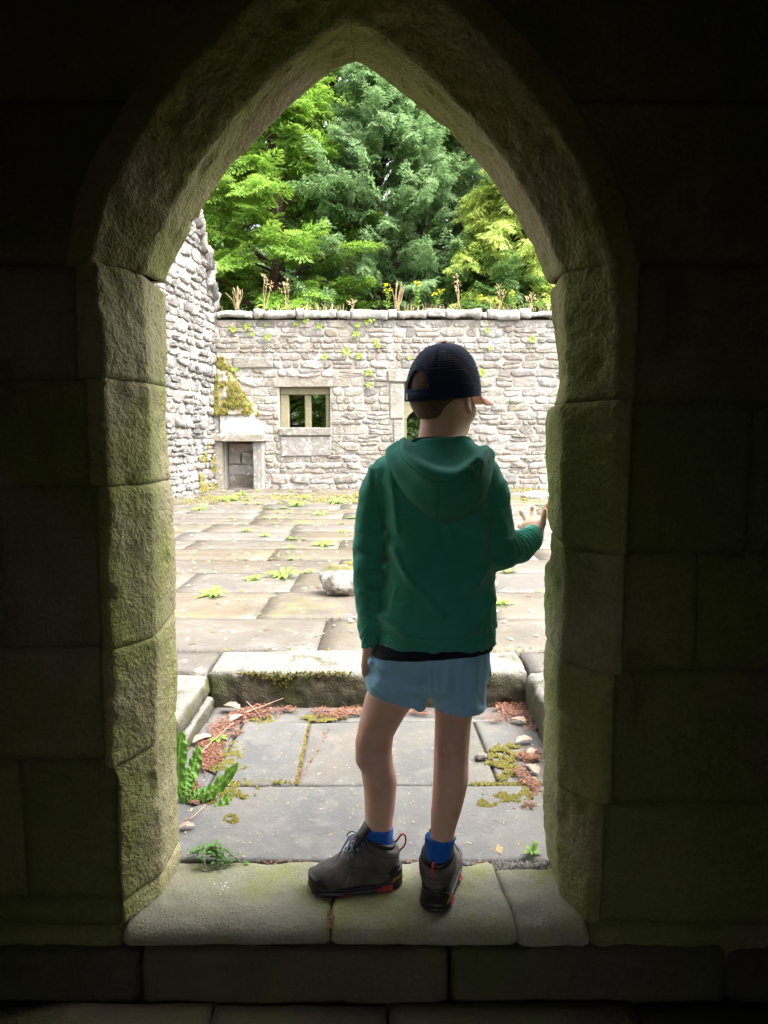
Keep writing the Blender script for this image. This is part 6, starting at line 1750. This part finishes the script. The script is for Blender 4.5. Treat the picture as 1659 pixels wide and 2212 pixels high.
lp = scatter([(560, 1530, 95, 22), (700, 1535, 90, 18), (500, 1555, 40, 35), (470, 1590, 25, 30), (1090, 1525, 75, 25), (1150, 1600, 28, 75), (1140, 1660, 35, 40), (1060, 1560, 50, 20), (900, 1535, 70, 12), (1140, 1740, 26, 14), (450, 1640, 30, 50), (420, 1700, 20, 40), (1150, 1690, 25, 60), (780, 1530, 120, 10)], 8000, rng, 7, 0.12, 0.0)
lp[:, 2] += rng.uniform(0, .010, len(lp))
jl = np.array([at_z(a + (c - a) * t + rng.normal(0, 2), b_ + (d - b_) * t + rng.normal(0, 2), -0.006) for (a, b_, c, d) in ((640, 1690, 668, 1550), (540, 1861, 1060, 1862), (715, 1965, 712, 2005), (640, 1700, 720, 1560)) for t in rng.uniform(0, 1, 90)])
o = link('leaf_litter', bits_mesh('leaf_litter', np.vstack([lp, jl]), (.008, .024), (.002, .007), rng), M['litter']); tag(o, 'reddish brown leaf litter heaped along the kerbs', kind='stuff')
# sparse debris over the terrace and landing
n = 1500; tp = np.stack([rng.uniform(-3.2, 3.4, n), 3.6 + 11 * rng.uniform(0, 1, n) ** 1.3, np.full(n, TZ + 0.006)], 1)
ls = np.array([at_z(rng.uniform(400, 1180), rng.uniform(1570, 1850), 0.001) for _ in range(330)])
o = link('terrace_debris', bits_mesh('terrace_debris', np.vstack([tp, ls[:1]]), (.02, .06), (.008, .025), rng), M['dry']); tag(o, 'scattered pale dry leaves and bits over the terrace', kind='stuff')
o = link('landing_debris', bits_mesh('landing_debris', ls, (.006, .018), (.002, .005), rng), M['dry']); tag(o, 'scattered pale dry bits over the landing slabs', kind='stuff')
n = 1900; far = np.stack([rng.uniform(-3.3, 3.4, n), rng.uniform(11.5, 14.75, n), np.full(n, TZ + 0.004)], 1); far = far[vnoise(far, 1.1, 3) > -0.05]
o = link('terrace_moss', tuft_mesh('terrace_moss', far, (.012, .035), (.015, .04), rng), M['moss']); tag(o, 'yellow moss over the terrace flags before the far wall', kind='stuff')
jx, jt = [], []
for ri, yj in enumerate(ROWY):
    m = int(200 / (1 + 0.25 * ri)); x = rng.uniform(-3.4, 3.5, m); jx.append(np.stack([x, yj + rng.normal(0, .012, m), np.full(m, TZ + .001)], 1))
JP = np.vstack(jx); JP = JP[fbm(JP, 1.6, 2, 9) > -0.05]
o = link('joint_moss', tuft_mesh('joint_moss', JP, (.004, .010), (.005, .014), rng), M['moss']); tag(o, 'moss in the joints between the terrace flags', kind='stuff')
n = 2600; tp = np.stack([rng.uniform(-3.3, 3.5, n), 3.6 + 11.1 * rng.uniform(0, 1, n), np.full(n, TZ + 0.004)], 1); tp = tp[fbm(tp, 0.8, 3, 21) > 0.10]
o = link('terrace_litter', bits_mesh('terrace_litter', tp, (.02, .06), (.006, .018), rng), M['dead_leaf']); tag(o, 'brown leaf litter strewn in drifts over the terrace', kind='stuff')
# gravel pocket behind the right sill slab
gp = np.array([at_z(rng.uniform(1062, 1180), 1856 + rng.uniform(0, 30), -0.012) for _ in range(520)])
gp = gp[(gp[:, 1] > 1.985) | (gp[:, 0] < sx2 + 0.03)]
o = link('gravel', tuft_mesh('gravel', gp, (.004, .010), (.003, .008), rng), M['pebble']); tag(o, 'dark gravel in the gap behind the sill by the right jamb', kind='stuff')
# moss on the fireplace hood and on the foot of the side wall
G = HOOD; idx = rng.integers(0, 29, (4200, 2)); P = G[idx[:, 0], idx[:, 1]] + (G[idx[:, 0] + 1, idx[:, 1]] - G[idx[:, 0], idx[:, 1]]) * rng.uniform(0, 1, (4200, 1)) + (G[idx[:, 0], idx[:, 1] + 1] - G[idx[:, 0], idx[:, 1]]) * rng.uniform(0, 1, (4200, 1))
edge_ = np.abs(idx[:, 0] / 29.0 - 0.45) * 1.1 + rng.uniform(-.2, .2, len(P)); P = P[(fbm(P, 6, 3, 3) > -0.10 + np.clip(edge_ - 0.30, 0, 1) * 1.6 + rng.uniform(-.12, .12, len(P)))]
o = on(fire, link('moss', tuft_mesh('moss', P, (.03, .06), (.02, .045), rng, np.tile(np.array((0.1, -0.75, 0.65)), (len(P), 1))), M['moss'])); o['kind'] = 'stuff'
n = 1300; u = rng.uniform(0.05, 1.1, n); v = TZ + rng.uniform(0, 1, n) ** 2 * 0.9; P = side_pt(np.stack([u, v, np.full(n, 0.05)], 1)); P = P[vnoise(P, 5, 8) > 0.0]
o = on(side_wall, link('moss', tuft_mesh('moss', P, (.02, .04), (.015, .035), rng, np.tile(np.array((0.8, -0.1, 0.5)), (len(P), 1))), M['moss'])); o['kind'] = 'stuff'
# moss tufts hanging on the kerb edge
n = 2600; P = np.stack([rng.uniform(-0.79, 0.65, n), rng.uniform(3.262, 3.285, n), rng.uniform(0.07, 0.15, n)], 1); P = P[vnoise(P, 11, 8) + (P[:, 2] - .11) * 12 > 0.35]
o = on(kerbs, link('moss', tuft_mesh('moss', P, (.006, .014), (.004, .009), rng, np.tile(np.array((0, -0.9, 0.3)), (len(P), 1))), M['moss'])); o['kind'] = 'stuff'

def dry_leaf(px, py, z, L, label, yaw, seed, group=None):
    c = at_z(px, py, z); d = np.array((math.cos(yaw), math.sin(yaw), 0)); P = catmull([c - d * L / 2 + (0, 0, .004), c + (0, 0, .012), c + d * L / 2 + (0, 0, .006)], 12)
    V, F = blade(P, L * .55 * np.array([.15, .5, .8, .95, 1, .8, .95, .9, .6, .7, .4, .05]), .22, 5); V = V + .003 * np.stack([fbm(V, 60, 2, seed)] * 3, 1)
    o = link('dry_leaf', plant_mesh('dry_leaf', Build().add(V, F)), M['dead_leaf']); tag(o, label, 'leaf', group)
dry_leaf(1150, 1664, 0, .07, 'pale curled dry leaf on the moss by the right kerb', 2.0, 1)
dry_leaf(1133, 1603, 0, .075, 'brown dry leaf lying under the right kerb', 0.3, 2)
dry_leaf(1150, 1628, 0, .06, 'dry leaf between two others along the right kerb', 0.9, 3)
dry_leaf(403, 1790, 0, .05, 'pinkish dry leaf lying below the dock plant', 0.2, 4)
dry_leaf(440, 1600, 0, .09, 'large dry leaf in the litter at the left kerb corner', 0.6, 5)
dry_leaf(512, 1555, 0, .08, 'pale dry leaf in the litter under the back kerb', 1.0, 6)
dry_leaf(500, 1530, 0.01, .09, 'curled brown leaf in the inner corner of the two kerbs', -0.4, 7)
dry_leaf(1120, 1560, 0, .07, 'reddish dry leaf in the litter beside the blue shorts', 2.6, 8)
def twig(pts, label, r=.003):
    P = catmull([at_z(*p) for p in pts], 14); V, F = tube(P, np.linspace(r, r * .5, 14), 6); o = link('twig', mesh('twig', V, F), M['twig']); tag(o, label, 'twig')
twig([(528, 1540, .012), (565, 1526, .02), (612, 1508, .035)], 'thin twig sticking up from the litter under the back kerb')
twig([(532, 1515, .02), (550, 1533, .012), (565, 1552, .006)], 'short straight twig lying across the litter heap')
twig([(418, 1640, .01), (455, 1605, .01), (505, 1560, .012)], 'long thin twig lying along the left kerb litter')
twig([(398, 1772, .006), (415, 1766, .008), (445, 1738, .012)], 'curved dry twig under the dock leaves')

def rock(name, c, r, mat, label, seed, flat=0.7, cat='stone'):
    F = Field(np.array(c) - max(r) * 1.5, np.array(c) + max(r) * 1.5, max(r) / 22)
    F.ell(c, r, 0)
    F.displace(lambda P: max(r) * (0.22 * fbm(P, 1.1 / max(r), 3, seed) + 0.05 * fbm(P, 5 / max(r), 2, seed + 1)), max(r) * 0.6)
    F.cut((0, 0, c[2] - r[2] * flat), (0, 0, -1)); F.cut((0, 0, c[2] + r[2] * .78), (0, 0, 1), k=r[2] * .3)
    o = link(name, F.mesh(name, 1), M[mat]); return tag(o, label, cat)
M['boulder'] = stone_mat('boulder', (0.34, 0.31, 0.28), (0.24, 0.22, 0.20), (0.44, 0.41, 0.37), 9, 1.0, 0.012, 0.95, 0.0, lichen=(0.66, 0.65, 0.61), lich_at=0.53, lich_scale=14, moss_or_lit_top=(0.10, 0.095, 0.035), algae=(0.12, 0.115, 0.03), alg_at=0.66, alg_scale=7, pit=120)
bp = at_z(745, 1290, TZ)
rock('boulder', bp + (0, 0.10, 0.095), (0.165, 0.15, 0.135), 'boulder', 'squat lichen covered boulder with mossy top on the terrace', 3, .75, 'boulder')
P = bp + (0, 0.10, 0.095) + np.stack([rng.normal(0, .075, 500), rng.normal(0, .06, 500), np.full(500, .105)], 1)
P = P[(np.hypot(P[:, 0] - bp[0], P[:, 1] - bp[1] - .1) < .11) & (fbm(P, 14, 2, 3) > 0.05)]
o = link('boulder_moss', tuft_mesh('boulder_moss', P, (.008, .02), (.006, .014), rng), M['moss']); tag(o, 'moss cushion on top of the boulder', kind='stuff')
rock('loose_stone', at_z(1039, 1640, 0) + (0, 0, .012), (.026, .018, .016), 'pebble', 'small brown loose stone lying on the landing slab', 6)
rock('loose_stone', at_z(1158, 1076, TZ) + (0, 0, .05), (.28, .12, .10), 'lichen_stone', 'long pale stone on the far terrace near the raised hand', 8)
rock('loose_stone', at_z(1010, 1864, 0) + (0, 0, -.004), (.030, .010, .010), 'flag_grey', 'flat sliver of slate in the joint behind the sill', 9)
b = Build()
for i in range(16):
    c = at_z(478 + rng.normal(0, 9), 1919 + rng.normal(0, 6), 0.0) ; r = rng.uniform(.0015, .006); th = np.linspace(0, 6.283, 9, endpoint=False); rad = r * rng.uniform(.7, 1.2, 9)
    b.add([tuple(c + (0, 0, .0035))] + [(c[0] + q * math.cos(t), c[1] + q * math.sin(t), .0005) for t, q in zip(th, rad)], [(0, 1 + k, 1 + (k + 1) % 9) for k in range(9)])
o = link('bird_dropping', b.mesh('bird_dropping'), M['white_spot']); tag(o, 'white bird dropping splashed on the sill', kind='stuff')
